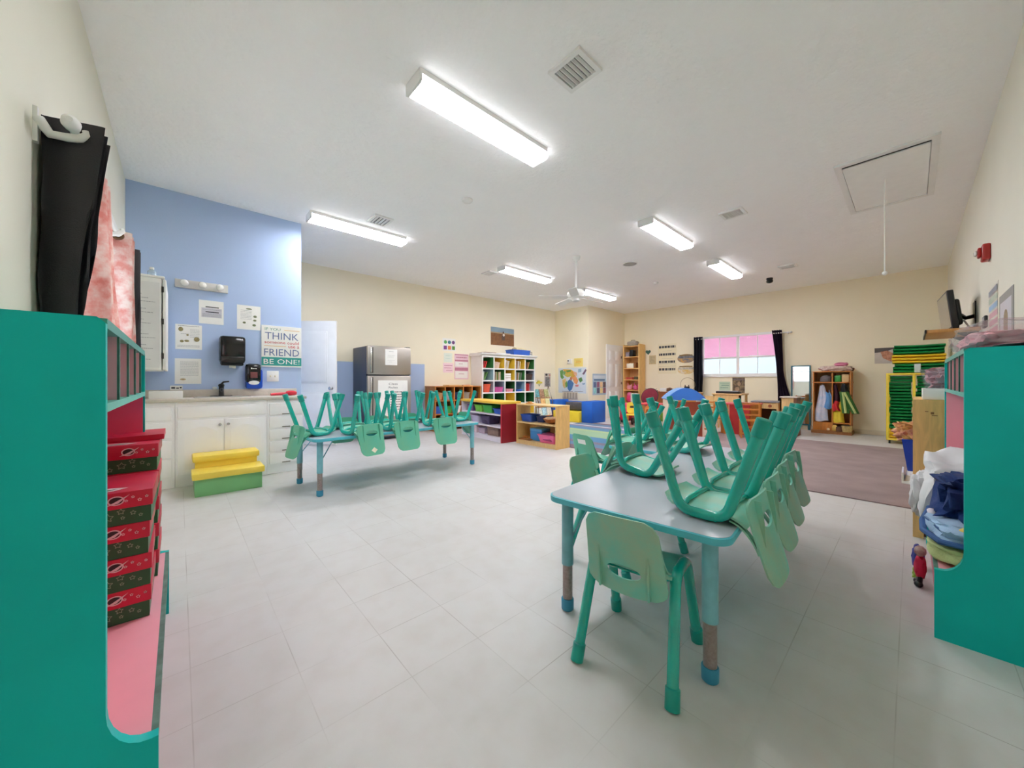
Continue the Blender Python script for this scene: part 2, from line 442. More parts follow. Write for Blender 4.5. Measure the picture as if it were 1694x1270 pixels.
# closed door in the recess wall
d2 = thing('door_2', None, None, (9.42, 5.88, 0)); d2['kind'] = 'structure'
b = B().box(9.0, 5.86, 0, 9.07, 5.88, 2.1).box(9.79, 5.86, 0, 9.86, 5.88, 2.1).box(9.07, 5.86, 2.03, 9.79, 5.88, 2.1)
part('door_frame', b, TRIMW, d2, w=True)
b = B().box(9.07, 5.865, .01, 9.79, 5.88, 2.03); part('door_leaf', b, TRIMW, d2, w=True)
b = B()
for xa, xb in ((9.14, 9.38), (9.48, 9.72)): panels(b, xa, xb, [(.15, .75), (.88, 1.55), (1.66, 1.93)], 5.867)
part('door_panels', b, TRIMW, d2, w=True)
part('hinge', B().box(9.775, 5.85, 1.72, 9.795, 5.865, 1.79).box(9.775, 5.85, .95, 9.795, 5.865, 1.02), BLACK, d2, w=True)

# ================================================================ ceiling
GLOW = emit((245, 244, 250), LAMP); GLOW2 = emit((245, 244, 250), LAMP * .075)
FIX = M((236, 236, 234), .5, .02)
def fixture(x, y, lab):
    t = thing('ceiling_light', lab, 'ceiling light', (x, y, CEIL - .09), 0, 'fluorescent ceiling lights')
    L_, W_ = 1.22, .1
    part('housing', B().box(0, -W_, .056, L_, W_, .09), FIX, t)
    part('end_plate', B().prism([(-W_ - .001, .088), (-W_ - .001, .012), (-W_ + .02, .0), (W_ - .02, 0), (W_ + .001, .012), (W_ + .001, .088)], 'x', -.012, .004), FIX, t)
    part('diffuser', B().box(.005, -W_ + .02, .003, L_ - .004, W_ - .02, .012), GLOW, t, 'glowing white lens')
    for q in (-1, 1): part('side_lens', B().prism([(q * (W_ - .0195), .003), (q * (W_ - .004), .014), (q * W_, .02), (q * W_, .056), (q * (W_ - .008), .056), (q * (W_ - .0195), .012)], 'x', .005, L_ - .004), GLOW2, t, 'glowing upright side of the lens')
    part('end_lens', B().prism([(-W_ + .0005, .088), (-W_ + .0005, .016), (-W_ + .018, .002), (W_ - .018, .002), (W_ - .0005, .016), (W_ - .0005, .088)], 'x', L_ - .004, L_ + .006), GLOW2, t, 'glowing end of the lens')
    return t
fx = [(1.167, 2.25, 'long fluorescent wraparound light nearest the camera, in the ceiling middle'),
      (1.167, 4.925, 'long fluorescent light beside the top end of the blue wall'),
      (4.33, 2.25, 'fluorescent light between two square vents, right of the ceiling fan rod'),
      (6.63, 2.25, 'small far fluorescent light closest to the black dome camera'),
      (4.22, 4.90, 'fluorescent light left of the ceiling fan, above the picture of a field'),
      (6.56, 4.90, 'fluorescent light directly behind the ceiling fan motor')]
for a in fx: fixture(*a)
VDK = M((120, 120, 122), .6, .05)
def vent(x0, y0, x1, y1, lab, along='x', n=9):
    cx, cy = (x0 + x1) / 2, (y0 + y1) / 2
    t = thing('ceiling_vent', lab, 'vent', (cx, cy, CEIL - .02), 0, 'ceiling vents')
    hx_, hy_ = (x1 - x0) / 2, (y1 - y0) / 2
    b = B().box(-hx_, -hy_, 0, hx_, -hy_ + .03, .02).box(-hx_, hy_ - .03, 0, hx_, hy_, .02).box(-hx_, -hy_ + .03, 0, -hx_ + .03, hy_ - .03, .02).box(hx_ - .03, -hy_ + .03, 0, hx_, hy_ - .03, .02)
    part('frame', b, FIX, t)
    part('backing', B().box(-hx_ + .03, -hy_ + .03, .014, hx_ - .03, hy_ - .03, .0195), VDK, t)
    b = B()
    for k in range(n):
        if along == 'x':
            yy = -hy_ + .035 + (2 * hy_ - .07) * (k + .3) / n
            b.prism([(yy, .014), (yy + .004, .014), (yy + .013, -.002), (yy + .009, -.002)], 'x', -hx_ + .03, hx_ - .03)
        else:
            xx = -hx_ + .035 + (2 * hx_ - .07) * (k + .3) / n
            b.prism([(xx, .014), (xx + .004, .014), (xx + .013, -.002), (xx + .009, -.002)], 'y', -hy_ + .03, hy_ - .03)
    part('louvers', b, FIX, t)
vent(1.795, 1.36, 2.04, 1.615, 'big square ceiling vent nearest the camera, right of the long light', 'x', 6)
vent(1.765, 4.40, 2.0, 4.68, 'square ceiling vent beside the light by the blue wall', 'y', 4)
vent(4.84, 1.335, 5.08, 1.585, 'square ceiling vent between the middle light and the attic hatch', 'x')
vent(7.86, 1.354, 8.09, 1.606, 'faint white ceiling vent just right of the farthest small light', 'y', 3)
vent(4.23, 5.24, 4.42, 5.50, 'ceiling vent at the left end of the light over the field picture', 'y', 4)
def disc_on_ceiling(name, x, y, r, h, lab, cat, m):
    return solo(name, B().lathe([(r, 0), (r, -h * .4), (r * .8, -h * .8), (r * .35, -h), (0, -h)], (x, y, CEIL), 24), m, lab, cat)
disc_on_ceiling('smoke_detector', 2.396, 3.37, .06, .035, 'round white smoke detector alone on the ceiling between two long lights', 'smoke detector', FIX)
disc_on_ceiling('motion_sensor', 7.293, 3.569, .05, .04, 'small white round sensor on the ceiling behind the round speaker', 'sensor', FIX)
sp = thing('ceiling_speaker', 'flat round white speaker grille on the ceiling right of the fan', 'speaker', (5.793, 3.304, CEIL - .012))
part('ring', B().lathe([(.125, .012), (.125, .002), (.115, -.002), (.11, .004), (.11, .012)], (0, 0, 0), 28), FIX, sp)
part('grille', B().lathe([(.11, .004), (.0, .002)], (0, 0, 0), 28), M((170, 168, 164), .6, .1, 60), sp)
cm_ = thing('security_camera', 'small black dome camera hanging from the ceiling near the far wall', 'camera', (8.66, 1.90, CEIL - .1))
part('mount', B().lathe([(.055, .1), (.055, .07), (.05, .06)], (0, 0, 0), 18), BLACK, cm_)
part('dome', B().lathe([(.05, .06), (.06, .04), (.05, .012), (.025, .001), (0, 0)], (0, 0, 0), 18), M((14, 14, 16), .12, .05), cm_)
h = thing('attic_hatch', 'white attic hatch panel with trim in the ceiling near the right wall', 'hatch', (5.3, .16, CEIL - .03))
X0, X1, Y0, Y1 = 4.60, 6.04, -.165, .50
b = B().box(X0, Y0, CEIL - .02, X0 + .055, Y1, CEIL).box(X1 - .055, Y0, CEIL - .02, X1, Y1, CEIL).box(X0 + .055, Y0, CEIL - .02, X1 - .055, Y0 + .05, CEIL).box(X0 + .055, Y1 - .05, CEIL - .02, X1 - .055, Y1, CEIL)
part('trim', b, FIX, h, w=True)
part('gap', B().box(X0 + .055, Y0 + .05, CEIL - .006, X0 + .12, Y1 - .05, CEIL - .001), BLACK, h, 'dark gap round the panel', w=True)
part('panel', B().prism([(X0 + .082, CEIL - .03), (X1 - .058, CEIL - .014), (X1 - .058, CEIL - .004), (X0 + .082, CEIL - .018)], 'y', Y0 + .054, Y1 - .054), M((244, 244, 242), .6, .02), h, w=True)
pc = thing('pull_cord', 'white pull cord with a knob hanging from the attic hatch', 'cord', (5.18, .18, 2.12))
part('cord', B().tube([(0, 0, .02), (0, 0, CEIL - 2.12 - .025)], .005, 6), WHITE, pc)
part('knob', B().ball((0, 0, .0), .022), WHITE, pc)
f = thing('ceiling_fan', 'white ceiling fan on a long rod with five still blades', 'fan', (4.805, 3.706, 2.36))
part('canopy', B().lathe([(.07, .73), (.07, .70), (.05, .66), (.02, .65)], (0, 0, 0), 20), WHITE, f)
part('rod', B().tube([(0, 0, .16), (0, 0, .67)], .016, 12), WHITE, f)
part('motor', B().lathe([(.03, .2), (.1, .18), (.14, .14), (.145, .1), (.12, .06), (.06, .045), (.06, .0), (.04, -.01), (0, -.012)], (0, 0, 0), 28), WHITE, f)
for k in range(5):
    a = R(140 + 72 * k)
    b = B().box(.14, -.065, .052, .62, .065, .058, .0).xf(Matrix.Rotation(a, 4, 'Z') @ Matrix.Translation((0, 0, .055)) @ Matrix.Rotation(R(12), 4, 'X') @ Matrix.Translation((0, 0, -.055)))
    bl = part('blade', b, WHITE, f)
    b = B().box(.08, -.02, .058, .22, .02, .066).xf(Matrix.Rotation(a, 4, 'Z'))
    part('blade_arm', b, WHITE, bl)
# ================================================================ left wall: curtains and wall cabinet
rod = thing('curtain_rod', 'white curtain rod on the wall above the left window', 'curtain rod', (-.3, 3.0, 2.0))
part('pole', B().tube([(-.3, 2.16, 2.02), (-.3, 4.02, 2.02)], .013, 12), WHITE, rod, w=True)
part('finial', B().lathe([(.013, 2.17), (.022, 2.16), (.027, 2.135), (.022, 2.112), (.01, 2.1), (0, 2.1)], (-.3, 0, 2.02), 16, 'y'), WHITE, rod, w=True)
for yy in (2.2, 3.45):
    b = B().box(-.4, yy - .012, 1.94, -.388, yy + .012, 2.07)
    b.tube([(-.39, yy, 2.03), (-.36, yy, 1.985), (-.32, yy, 1.99), (-.285, yy, 2.0), (-.268, yy, 2.02), (-.272, yy, 2.035)], [.02, .016, .015, .015, .013, .011], 10)
    part('bracket', b, WHITE, rod, w=True)
FABK = M((26, 25, 32), .42, .2, 6., .15, 200)
FABP = M((250, 240, 234), .85, .13, 16., kind='blotch', rgb2=(236, 172, 162)); FABP = translucent(FABP, .45)
def curtain(name, lab, m, y0, y1, n, xa, xb, z0, z1, group=None, grom=None, th=.004, amp=1., shear=0., cat='curtain'):
    """pleats run between xa(t) and xb(t) (t = 0 at the top); y grows from y0 to y1"""
    def fn(u, v):
        t = 1 - v
        a, c = xa(t), xb(t)
        k = .5 - .5 * math.cos(2 * PI * n * u)
        k = k * amp + .5 * (1 - amp)
        sway = .018 * math.sin(7 * t + 5 * u) * t + .012 * noise.noise(Vector((u * 9, t * 6, y0))) * min(1, t * 3)
        return (a + (c - a) * k + sway * .4, y0 + (y1 - y0) * u + sway - shear * k, z0 + (z1 - z0) * v)
    th_ = thing(name, lab, cat, ((xa(1) + xb(1)) / 2, (y0 + y1) / 2, z0), 0, group)
    part('fabric', B().grid(fn, n * 14, 22, th), m, th_, w=True)
    if grom:
        for g in grom:
            part('grommet', B().lathe([(.018, -.006), (.03, -.006), (.03, .006), (.018, .006), (.018, -.006)], g, 18, 'y'), M((120, 90, 66), .3, .1, metal=.7), th_, w=True)
    return th_
curtain('curtain', 'black curtain gathered at the near end of the left window', FABK, 2.235, 2.46, 3,
        lambda t: -.388, lambda t: -.218 - .09 * t, 1.19, 2.065, 'curtains at the left window', shear=.09)
curtain('curtain', 'pink damask curtain panel just behind the near black curtain', FABP, 2.54, 2.84, 3,
        lambda t: -.37, lambda t: -.262 + .055 * t, .62, 2.05, 'curtains at the left window')
curtain('curtain', 'sunlit pink damask curtain with a brown grommet at the window\'s far end', FABP, 3.56, 3.84, 3,
        lambda t: -.372, lambda t: -.236 - .0 * t, .62, 2.06, 'curtains at the left window', [(-.3, 3.565, 2.02)])
curtain('curtain', 'narrow black curtain edge behind the sunlit pink curtain', FABK, 3.87, 4.0, 2,
        lambda t: -.37, lambda t: -.215, .62, 2.03, 'curtains at the left window')

wc = thing('wall_cabinet', 'white wall cabinet with papers taped on its side by the blue wall', 'cabinet', (-.25, 4.9, 1.148))
part('body', B().box(-.4, 4.55, 1.148, -.116, 5.3, 1.97, .004), WHITE, wc, w=True)
part('top_trim', B().box(-.4, 4.535, 1.97, -.095, 5.3, 1.99, .004), WHITE, wc, w=True)
dr = part('door', B().box(-.108, 4.552, 1.15, -.084, 5.298, 1.965, .008), WHITE, wc, w=True)
for zz in (1.25, 1.56, 1.85):
    part('hinge', B().box(-.115, 4.544, zz, -.1, 4.552, zz + .05), M((60, 58, 56), .4, .1), dr, w=True)
s = Sheet('paper_sheet', 'long handwritten sheet taped to the side of the white wall cabinet', 'paper', '-y', 4.549, -.385, 1.17, -.128, 1.93, M((226, 226, 224), .7, .03), .002)
s.scribble([(.1, .1 + .55 * ((i * 37) % 10) / 10 + .3, .05 + i * .042, .006) for i in range(21)], PALEINK, 'writing', 4)
bo = thing('plastic_bottle', 'clear plastic water bottle standing on top of the white wall cabinet', 'bottle', (-.185, 4.75, 1.99))
part('body', B().lathe([(.028, 0), (.032, .004), (.032, .05), (.03, .055), (.032, .06), (.03, .075), (.014, .092)], (0, 0, 0), 18), clear((225, 235, 240), .35, .1), bo)
part('cap', B().lathe([(.015, .092), (.016, .096), (.016, .112), (0, .113)], (0, 0, 0), 16), WHITE, bo)

# ================================================================ sink counter on the blue wall
CABW = M((248, 247, 250), .4, .02, 3.)
GAP = M((120, 116, 108), .7, .05)
def drawer_fronts(t, x0, x1, zs, y=4.87):
    for z0, z1 in zs:
        d = part('drawer', B().box(x0, y - .018, z0, x1, y, z1, .006), CABW, t, w=True)
        if x0 > .5: part('pull', B().box((x0 + x1) / 2 - .04, y - .024, z0 + .004, (x0 + x1) / 2 + .04, y - .018, z0 + .014), GAP, d, w=True)
zs = [(.665, .795), (.49, .645), (.30, .47), (.115, .285)]
t = thing('base_cabinet', 'white drawer unit at the left end of the sink counter', 'cabinet', (-.2, 5.1, 0))
part('carcass', B().box(-.395, 4.87, .09, -.03, 5.34, .84), CABW, t, w=True)
part('plinth', B().box(-.395, 4.885, 0, -.03, 5.3, .09), CABW, t, w=True)
drawer_fronts(t, -.375, -.05, zs)
t = thing('base_cabinet', 'white sink cabinet with two arched doors behind the yellow step stool', 'cabinet', (.35, 5.1, 0))
part('carcass', B().box(-.028, 4.87, .09, .73, 5.34, .84), CABW, t, w=True)
part('plinth', B().box(-.028, 4.885, 0, .73, 5.3, .09), CABW, t, w=True)
part('false_front', B().box(-.01, 4.852, .68, .715, 4.87, .795, .006), CABW, t, w=True)
for x0, x1, kx_ in ((-.01, .345, .315), (.353, .715, .383)):
    d = part('door', B().box(x0, 4.852, .115, x1, 4.87, .655, .006), CABW, t, w=True)
    pts = [(x0 + .05, .16), (x1 - .05, .16), (x1 - .05, .53)] + [(x1 - .05 + (x0 + .05 - x1 + .05) * k / 8, .53 + .06 * math.sin(PI * k / 8)) for k in range(1, 8)] + [(x0 + .05, .53)]
    part('arched_panel', B().prism(pts, 'y', 4.8485, 4.853), CABW, d, w=True)
    part('knob', B().lathe([(.006, 0), (.006, -.012), (.014, -.02), (.012, -.027), (0, -.028)], (kx_, 4.852, .60), 14, 'y'), CHROME, d, w=True)
t = thing('base_cabinet', 'white drawer unit at the right end of the sink counter', 'cabinet', (.9, 5.1, 0))
part('carcass', B().box(.732, 4.87, .09, 1.09, 5.34, .84), CABW, t, w=True)
part('plinth', B().box(.732, 4.885, 0, 1.09, 5.3, .09), CABW, t, w=True)
drawer_fronts(t, .75, 1.075, [(.665, .795), (.52, .645), (.385, .50), (.25, .365), (.115, .23)])
LAM = M((206, 198, 186), .4, .05, 30.)
ct = thing('countertop', 'beige speckled sink countertop with backsplash along the blue wall', 'countertop', (.36, 5.1, .84))
part('worktop', B().box(-.398, 4.835, .84, 1.12, 5.343, .873, .008), LAM, ct, w=True)
part('backsplash', B().box(-.398, 5.318, .873, 1.115, 5.343, .955, .004), LAM, ct, w=True)
b = B().prism(rrect(.24, .17, .06), 'z', 0, .006); b.xf(Matrix.Translation((.355, 5.06, .873)))
part('sink_rim', b, M((216, 212, 204), .25, .02), ct, w=True)
b = B().prism(rrect(.21, .14, .05), 'z', 0, .002); b.xf(Matrix.Translation((.355, 5.06, .879)))
part('sink_bowl', b, M((150, 148, 144), .3, .05), ct, w=True)
fa = thing('faucet', 'black single lever faucet standing on the sink counter', 'faucet', (.355, 5.27, .873))
b = B().prism(rrect(.1, .03, .028), 'z', 0, .012); part('base_plate', b, BLACK, fa)
part('body', B().lathe([(.026, .012), (.024, .05), (.024, .11), (.03, .13), (.02, .145), (0, .147)], (0, 0, 0), 18), BLACK, fa)
part('spout', B().tube([(0, 0, .07), (0, -.06, .085), (0, -.12, .08), (0, -.13, .06)], [.018, .016, .014, .014], 12), BLACK, fa)
part('lever', B().tube([(0, 0, .14), (.02, 0, .165), (.07, -.005, .172)], [.012, .01, .008], 10), BLACK, fa)
gb = thing('glove_box', 'white carton of gloves lying on the left end of the counter', 'box', (-.1, 5.08, .873))
part('carton', B().box(-.12, -.06, 0, .13, .06, .075, .004), WHITE, gb)
part('opening', B().prism(rrect(.05, .02, .018), 'z', .0752, .0758), PALEINK, gb)
cs = thing('card_stand', 'tiny white card with dark print standing on the backsplash', 'sign', (-.02, 5.33, .955))
part('card', B().box(-.05, -.005, 0, .05, 0, .045), PAPER, cs)
part('print', B().box(-.04, -.0062, .012, -.01, -.005, .03).box(-.002, -.0062, .012, .02, -.005, .024).box(.026, -.0062, .016, .042, -.005, .03), INK, cs)
solo('soap_bar', B().ball((.30, 5.33, .97), .015, 1.7, .7, 1), WHITE, 'small white soap bar on the backsplash beside the black faucet', 'soap')
rd = thing('toy_wrench', 'red plastic toy lying on the right end of the counter', 'toy', (.93, 5.12, .873))
REDP = M((206, 44, 62), .35, .08)
part('handle', B().tube([(-.13, -.02, .018), (-.03, 0, .022), (.05, .0, .022)], [.014, .018, .02], 10), REDP, rd)
part('head', B().lump((.085, 0, .03), .06, .04, .03, 3, .1, .8, 3), REDP, rd)
# things on the blue wall
YB = 5.345
lb = thing('vanity_light', 'white strip light with three round bulbs on the blue wall', 'light fixture', (.193, YB, 2.06))
part('strip', B().box(-.226, -.028, 0, .226, 0, .09, .004), M((206, 204, 200), .35, .05), lb)
for k in (-.15, 0, .15):
    part('bulb', B().lathe([(.016, 0), (.016, -.012), (.03, -.03), (.036, -.05), (.03, -.072), (.015, -.084), (0, -.087)], (k, -.028, .046), 18, 'y'), M((244, 242, 236), .2, .02), lb)
s = Sheet('wall_notice', 'white notice with two dark lines directly under the bulb strip', 'notice', '-y', YB, .164, 1.693, .381, 1.957, PAPER, .002, 'notices over the sink')
s.rects('gray_block', [(.1, .28, .92, .68)], M((206, 204, 212), .7, .03)); s.rects('heading', [(.26, .70, .8, .74), (.26, .49, .8, .53)], INK)
s.scribble([(.14, .9, .32 + .05 * k, .018) for k in range(3)] + [(.14, .9, .6, .018)], PALEINK, 'lines', 2)
s = Sheet('wall_notice', 'white notice with small green pictures, upper right of the towel dispenser', 'notice', '-y', YB, .504, 1.663, .734, 1.95, PAPER, .002, 'notices over the sink')
s.scribble([(.15, .62, .42 + .06 * k, .014) for k in range(7)], PALEINK, 'lines', 3); s.discs('pictures', [(.76, .56, .018, .014), (.75, .4, .016, .012), (.3, .28, .016, .012), (.72, .2, .018, .014), (.5, .86, .03, .008)], M((120, 128, 96), .7, .2, 60))
s = Sheet('wall_notice', 'white notice with brown cartoon drawings, left of the towel dispenser', 'notice', '-y', YB, -.029, 1.396, .19, 1.667, PAPER, .002, 'notices over the sink')
s.scribble([(.08, .92, .1, .014), (.08, .92, .15, .014)] + [(.55, .92, .5 + .06 * k, .012) for k in range(6)] + [(.2, .5, .62, .012), (.1, .9, .93, .02)], PALEINK, 'lines', 5)
s.discs('drawings', [(.2, .8, .02, .024), (.24, .32, .016, .014), (.42, .34, .02, .012), (.8, .42, .024, .026), (.45, .58, .01, .01)], M((150, 138, 96), .7, .3, 60))
s = Sheet('wall_notice', 'lowest white notice with gray typed lines, just above the counter', 'notice', '-y', YB, -.033, 1.018, .185, 1.296, PAPER, .002, 'notices over the sink')
s.scribble([(.2, .9, .86 - .06 * k, .014) for k in range(10)], PALEINK, 'lines', 6); s.discs('pictures', [(.3, .18, .024, .01)], M((180, 160, 120), .7, .3, 60))
SM = M((28, 27, 28), .12, .1)
pt = thing('towel_dispenser', 'dark glossy paper towel dispenser on the blue wall above the sink', 'dispenser', (.45, YB, 1.226))
b = B().prism([(-.118, .05), (-.118, .3), (-.1, .328), (.1, .328), (.118, .3), (.118, .05), (.1, .03), (-.1, .03)], 'y', -.15, 0)
part('shell', B().box(-.118, -.2, .03, .118, -.02, .33, .03), SM, pt)
part('back_plate', B().box(-.1, -.03, .02, .1, 0, .32), BLACK, pt)
part('highlight_band', B().box(-.105, -.203, .03, .105, -.19, .10, .01), M((44, 40, 40), .15, .1), pt, 'paler band painted as a highlight')  # paler band paints a highlight low on the glossy shell
part('lower_lip', B().box(-.1, -.17, .0, .1, -.06, .035, .01), BLACK, pt)
part('towel_tip', B().grid(lambda u, v: (-.03 + .06 * u, -.13 - .02 * v, .005 - .035 * v + .006 * math.sin(6 * u)), 6, 3, .002), PAPER, pt)
sd = thing('soap_dispenser', 'black and blue soap dispenser with white push plate over the counter', 'dispenser', (.66, YB, .955))
part('blue_base', B().box(-.08, -.09, .0, .088, 0, .24, .03), M((24, 78, 190), .3, .08), sd, 'blue lower body')
part('black_cover', B().box(-.086, -.115, .07, .07, -.01, .30, .035), SM, sd, 'black upper cover')
b = B().prism([(.052 * math.cos(2 * PI * k / 20), .024 * math.sin(2 * PI * k / 20)) for k in range(20)], 'y', -.122, -.09); b.xf(Matrix.Translation((-.005, 0, .075)))
part('push_plate', b, WHITE, sd)
part('lettering', B().box(-.035, -.1165, .236, -.022, -.114, .252).box(-.018, -.1165, .236, -.008, -.114, .246).box(-.004, -.1165, .236, .006, -.114, .246).box(.01, -.1165, .236, .02, -.114, .246), WHITE, sd, smooth=0)
part('window', B().box(-.04, -.1165, .13, .03, -.11, .2, .003), M((120, 70, 70), .3, .1), sd)
s = Sheet('friend_sign', 'square sign with coloured lettering about being a friend, on the blue wall', 'sign', '-y', YB, .742, 1.225, 1.172, 1.735, M((238, 238, 232), .5, .02), .012)
TQ = M((52, 160, 150), .5, .05)
s.rects('teal_band', [(0, .03, 1, .235)], TQ)
s.text([('IF YOU', .27, .88, .065, .38)], M((96, 150, 130), .6, .05))
s.text([('THINK', .5, .67, .165, .84)], M((104, 122, 160), .6, .05))
s.text([('someone could', .5, .565, .07, .86), ('use a', .8, .47, .06, .28)], M((200, 44, 60), .6, .05))
s.text([('FRIEND', .5, .27, .165, .88)], M((104, 122, 160), .6, .05))
s.text([('BE ONE!', .5, .07, .12, .9)], WHITE)
s.rects('rule', [(.55, .9, .95, .912), (.06, .5, .6, .512)], M((226, 178, 110), .6, .05))
sw = thing('light_switch', 'white double switch plate under the friend sign', 'switch', (.86, YB, 1.043))
part('plate', B().box(-.063, -.006, 0, .063, 0, .132, .003), WHITE, sw)
for k in (-.025, .025): part('toggle', B().box(k - .006, -.016, .055, k + .006, -.006, .078, .002), M((232, 226, 200), .4, .05), sw)

# step stool
YEL = M((240, 212, 84), .4, .06, 4.); GRN = M((122, 186, 124), .45, .06, 4.)
st = thing('step_stool', 'two step wooden stool, yellow treads over a green base, at the sink', 'stool', (.36, 4.6, 0))
part('base', B().box(.105, 4.345, 0, .61, 4.83, .155), GRN, st, 'green painted base', w=True)
part('riser', B().box(.115, 4.60, .155, .60, 4.83, .275), YEL, st, w=True)
part('tread', B().box(.085, 4.315, .155, .63, 4.61, .215, .012), YEL, st, w=True)
part('tread', B().box(.095, 4.575, .272, .62, 4.835, .33, .012), YEL, st, w=True)
# ================================================================ back wall: fridge, shelves, pictures
STEEL = M((176, 170, 162), .36, .05, 3., metal=.75)
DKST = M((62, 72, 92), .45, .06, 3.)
fr = thing('refrigerator', 'stainless steel two door refrigerator with papers on its doors', 'refrigerator', (2.8, 6.66, 0))
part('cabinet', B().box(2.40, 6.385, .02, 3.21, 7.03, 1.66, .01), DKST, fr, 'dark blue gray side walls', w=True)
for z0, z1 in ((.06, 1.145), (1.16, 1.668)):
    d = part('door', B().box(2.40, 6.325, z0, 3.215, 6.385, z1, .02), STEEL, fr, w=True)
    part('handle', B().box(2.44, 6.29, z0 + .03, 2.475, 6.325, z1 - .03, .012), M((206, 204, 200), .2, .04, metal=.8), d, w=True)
    part('handle_shade_strip', B().box(2.478, 6.318, z0 + .03, 2.50, 6.3255, z1 - .03), M((70, 68, 66), .5, .05), d, w=True)  # dark strip painted in as the shade beside the handle
part('top_hinge', B().box(3.12, 6.34, 1.66, 3.2, 6.42, 1.68, .004), BLACK, fr, w=True)
s = Sheet('paper_sheet', 'white letter sheet on the freezer door of the refrigerator', 'paper', '-y', 6.324, 2.715, 1.335, 2.94, 1.62, PAPER, .002)
s.scribble([(.3, .7, .84, .02), (.2, .8, .6, .012), (.2, .7, .5, .012), (.2, .8, .3, .012), (.3, .6, .2, .012)], PALEINK, 'lines', 8)
s = Sheet('rules_poster', 'large white Class Rules poster on the lower refrigerator door', 'poster', '-y', 6.324, 2.585, .42, 3.14, 1.062, PAPER, .003)
s.text([('Class', .5, .87, .06, .3), ('Rules', .5, .77, .06, .3)], INK)
s.scribble([(.4, .85, .66 - .07 * k, .022) for k in range(8)], INK, 'lines', 9, .08)
YW = 7.06
s = Sheet('shapes_poster', 'small white poster with six coloured shapes high on the cream wall', 'poster', '-y', YW, 4.345, 1.73, 4.69, 2.01, PAPER, .002)
G_ = M((84, 160, 84), .6, .1); T_ = M((60, 120, 140), .6, .1); P_ = M((110, 60, 120), .6, .1); O_ = M((228, 130, 80), .6, .1)
s.discs('green_disc', [(.22, .7, .04, .04)], G_); s.discs('teal_disc', [(.52, .7, .045, .04)], T_); s.discs('purple_disc', [(.82, .7, .04, .042)], P_)
s.rects('purple_square', [(.08, .1, .32, .4)], M((136, 76, 150), .6, .1)); s.rects('orange_square', [(.4, .1, .64, .4)], O_); s.rects('green_square', [(.72, .1, .94, .4)], M((90, 150, 60), .6, .1))
PKS = M((232, 200, 212), .6, .03); PKD = M((196, 130, 152), .6, .05)
s = Sheet('pink_chart', 'tall pink and white chart of four panels left of the white bookshelf', 'poster', '-y', YW, 4.66, 1.09, 5.05, 1.675, PKS, .002)
s.rects('dark_bands', [(.03, .71, .97, .77), (.03, .34, .97, .46), (.03, .95, .97, .985)], PKD); s.rects('white_panels', [(.06, .5, .94, .69), (.06, .04, .94, .32)], PAPER)
s.scribble([(.12, .88, .84, .045), (.3, .6, .6, .02), (.3, .7, .2, .025)], PKD, 'lines', 3)
s = Sheet('pink_note', 'small pale pink note under the mint sheet on the cream wall', 'notice', '-y', YW, 4.36, 1.24, 4.63, 1.455, M((244, 214, 222), .6, .03), .002)
s.scribble([(.1, .9, .7, .08), (.1, .8, .45, .08), (.3, .9, .2, .06)], PKD, 'lines', 4)
s = Sheet('mint_note', 'very pale mint sheet under the six coloured shapes', 'notice', '-y', YW, 4.38, 1.47, 4.6, 1.68, M((226, 234, 222), .6, .02), .002)
s.scribble([(.2, .8, .7, .05), (.2, .8, .4, .05)], M((190, 214, 206), .6, .05), 'lines', 4)
s = Sheet('field_picture', 'photo print of a person in a brown field, above the white bookshelf', 'picture', '-y', YW, 5.73, 1.955, 6.51, 2.405, M((150, 100, 56), .6, .25, 16., kind='blotch', rgb2=(112, 74, 44)), .006)
s.rects('sky', [(0, .72, 1, 1)], M((136, 160, 176), .6, .08, 4.)); s.rects('horizon', [(0, .66, 1, .73)], M((172, 150, 120), .6, .1, 20))
s.polys('figure', [[(.46, .3), (.58, .3), (.6, .55), (.56, .68), (.5, .68), (.45, .5)]], M((96, 78, 66), .6, .1)); s.discs('pale_top', [(.54, .6, .035, .035)], M((226, 214, 200), .6, .05)); s.discs('head', [(.52, .74, .022, .03)], M((90, 62, 50), .6, .05))
s = Sheet('column_print', 'narrow dark floral print on the cream wall right of the bookshelf', 'picture', '-y', YW, 7.70, .88, 7.96, 1.275, M((196, 186, 176), .6, .02), .004)
s.discs('black_spot', [(.3, .88, .045, .03)], BLACK); s.polys('gray_pattern', [[(.12, .05), (.88, .05), (.8, .4), (.88, .72), (.15, .72)]], M((150, 150, 146), .6, .1, 40., kind='blotch', rgb2=(92, 84, 80))); s.discs('red_dots', [(.85, .85, .02, .03), (.82, .66, .015, .02)], M((206, 120, 90), .6, .1))

# brown cubby shelf with five columns
def cubby_unit(name, lab, x0, x1, y0, y1, z0, z1, ncol, nrow, m, th=.02, back=None):
    t = thing(name, lab, 'shelf', ((x0 + x1) / 2, (y0 + y1) / 2, 0))
    for xx in [x0 + (x1 - x0 - th) * k / ncol for k in range(ncol + 1)]:
        part('upright', B().box(xx, y0, 0, xx + th, y1 - .012, z1 - th), m, t, w=True)
    part('top', B().box(x0 - .005, y0 - .005, z1 - th, x1 + .005, y1, z1, .003), m, t, w=True)
    for r_ in range(nrow):
        zz = z0 + (z1 - th - z0) * r_ / nrow
        part('shelf_board', B().box(x0 + th, y0 + .004, zz - th, x1 - th, y1 - .012, zz), m, t, w=True)
    part('back_panel', B().box(x0 + th, y1 - .012, z0, x1 - th, y1, z1 - th), back or m, t, w=True)
    return t
cubby_unit('cubby_shelf', 'low wooden cubby shelf with five columns behind the chair-laden far table', 3.90, 5.085, 6.62, 7.04, .08, .94, 5, 3, WOODO, .02, M((120, 76, 40), .6, .1))
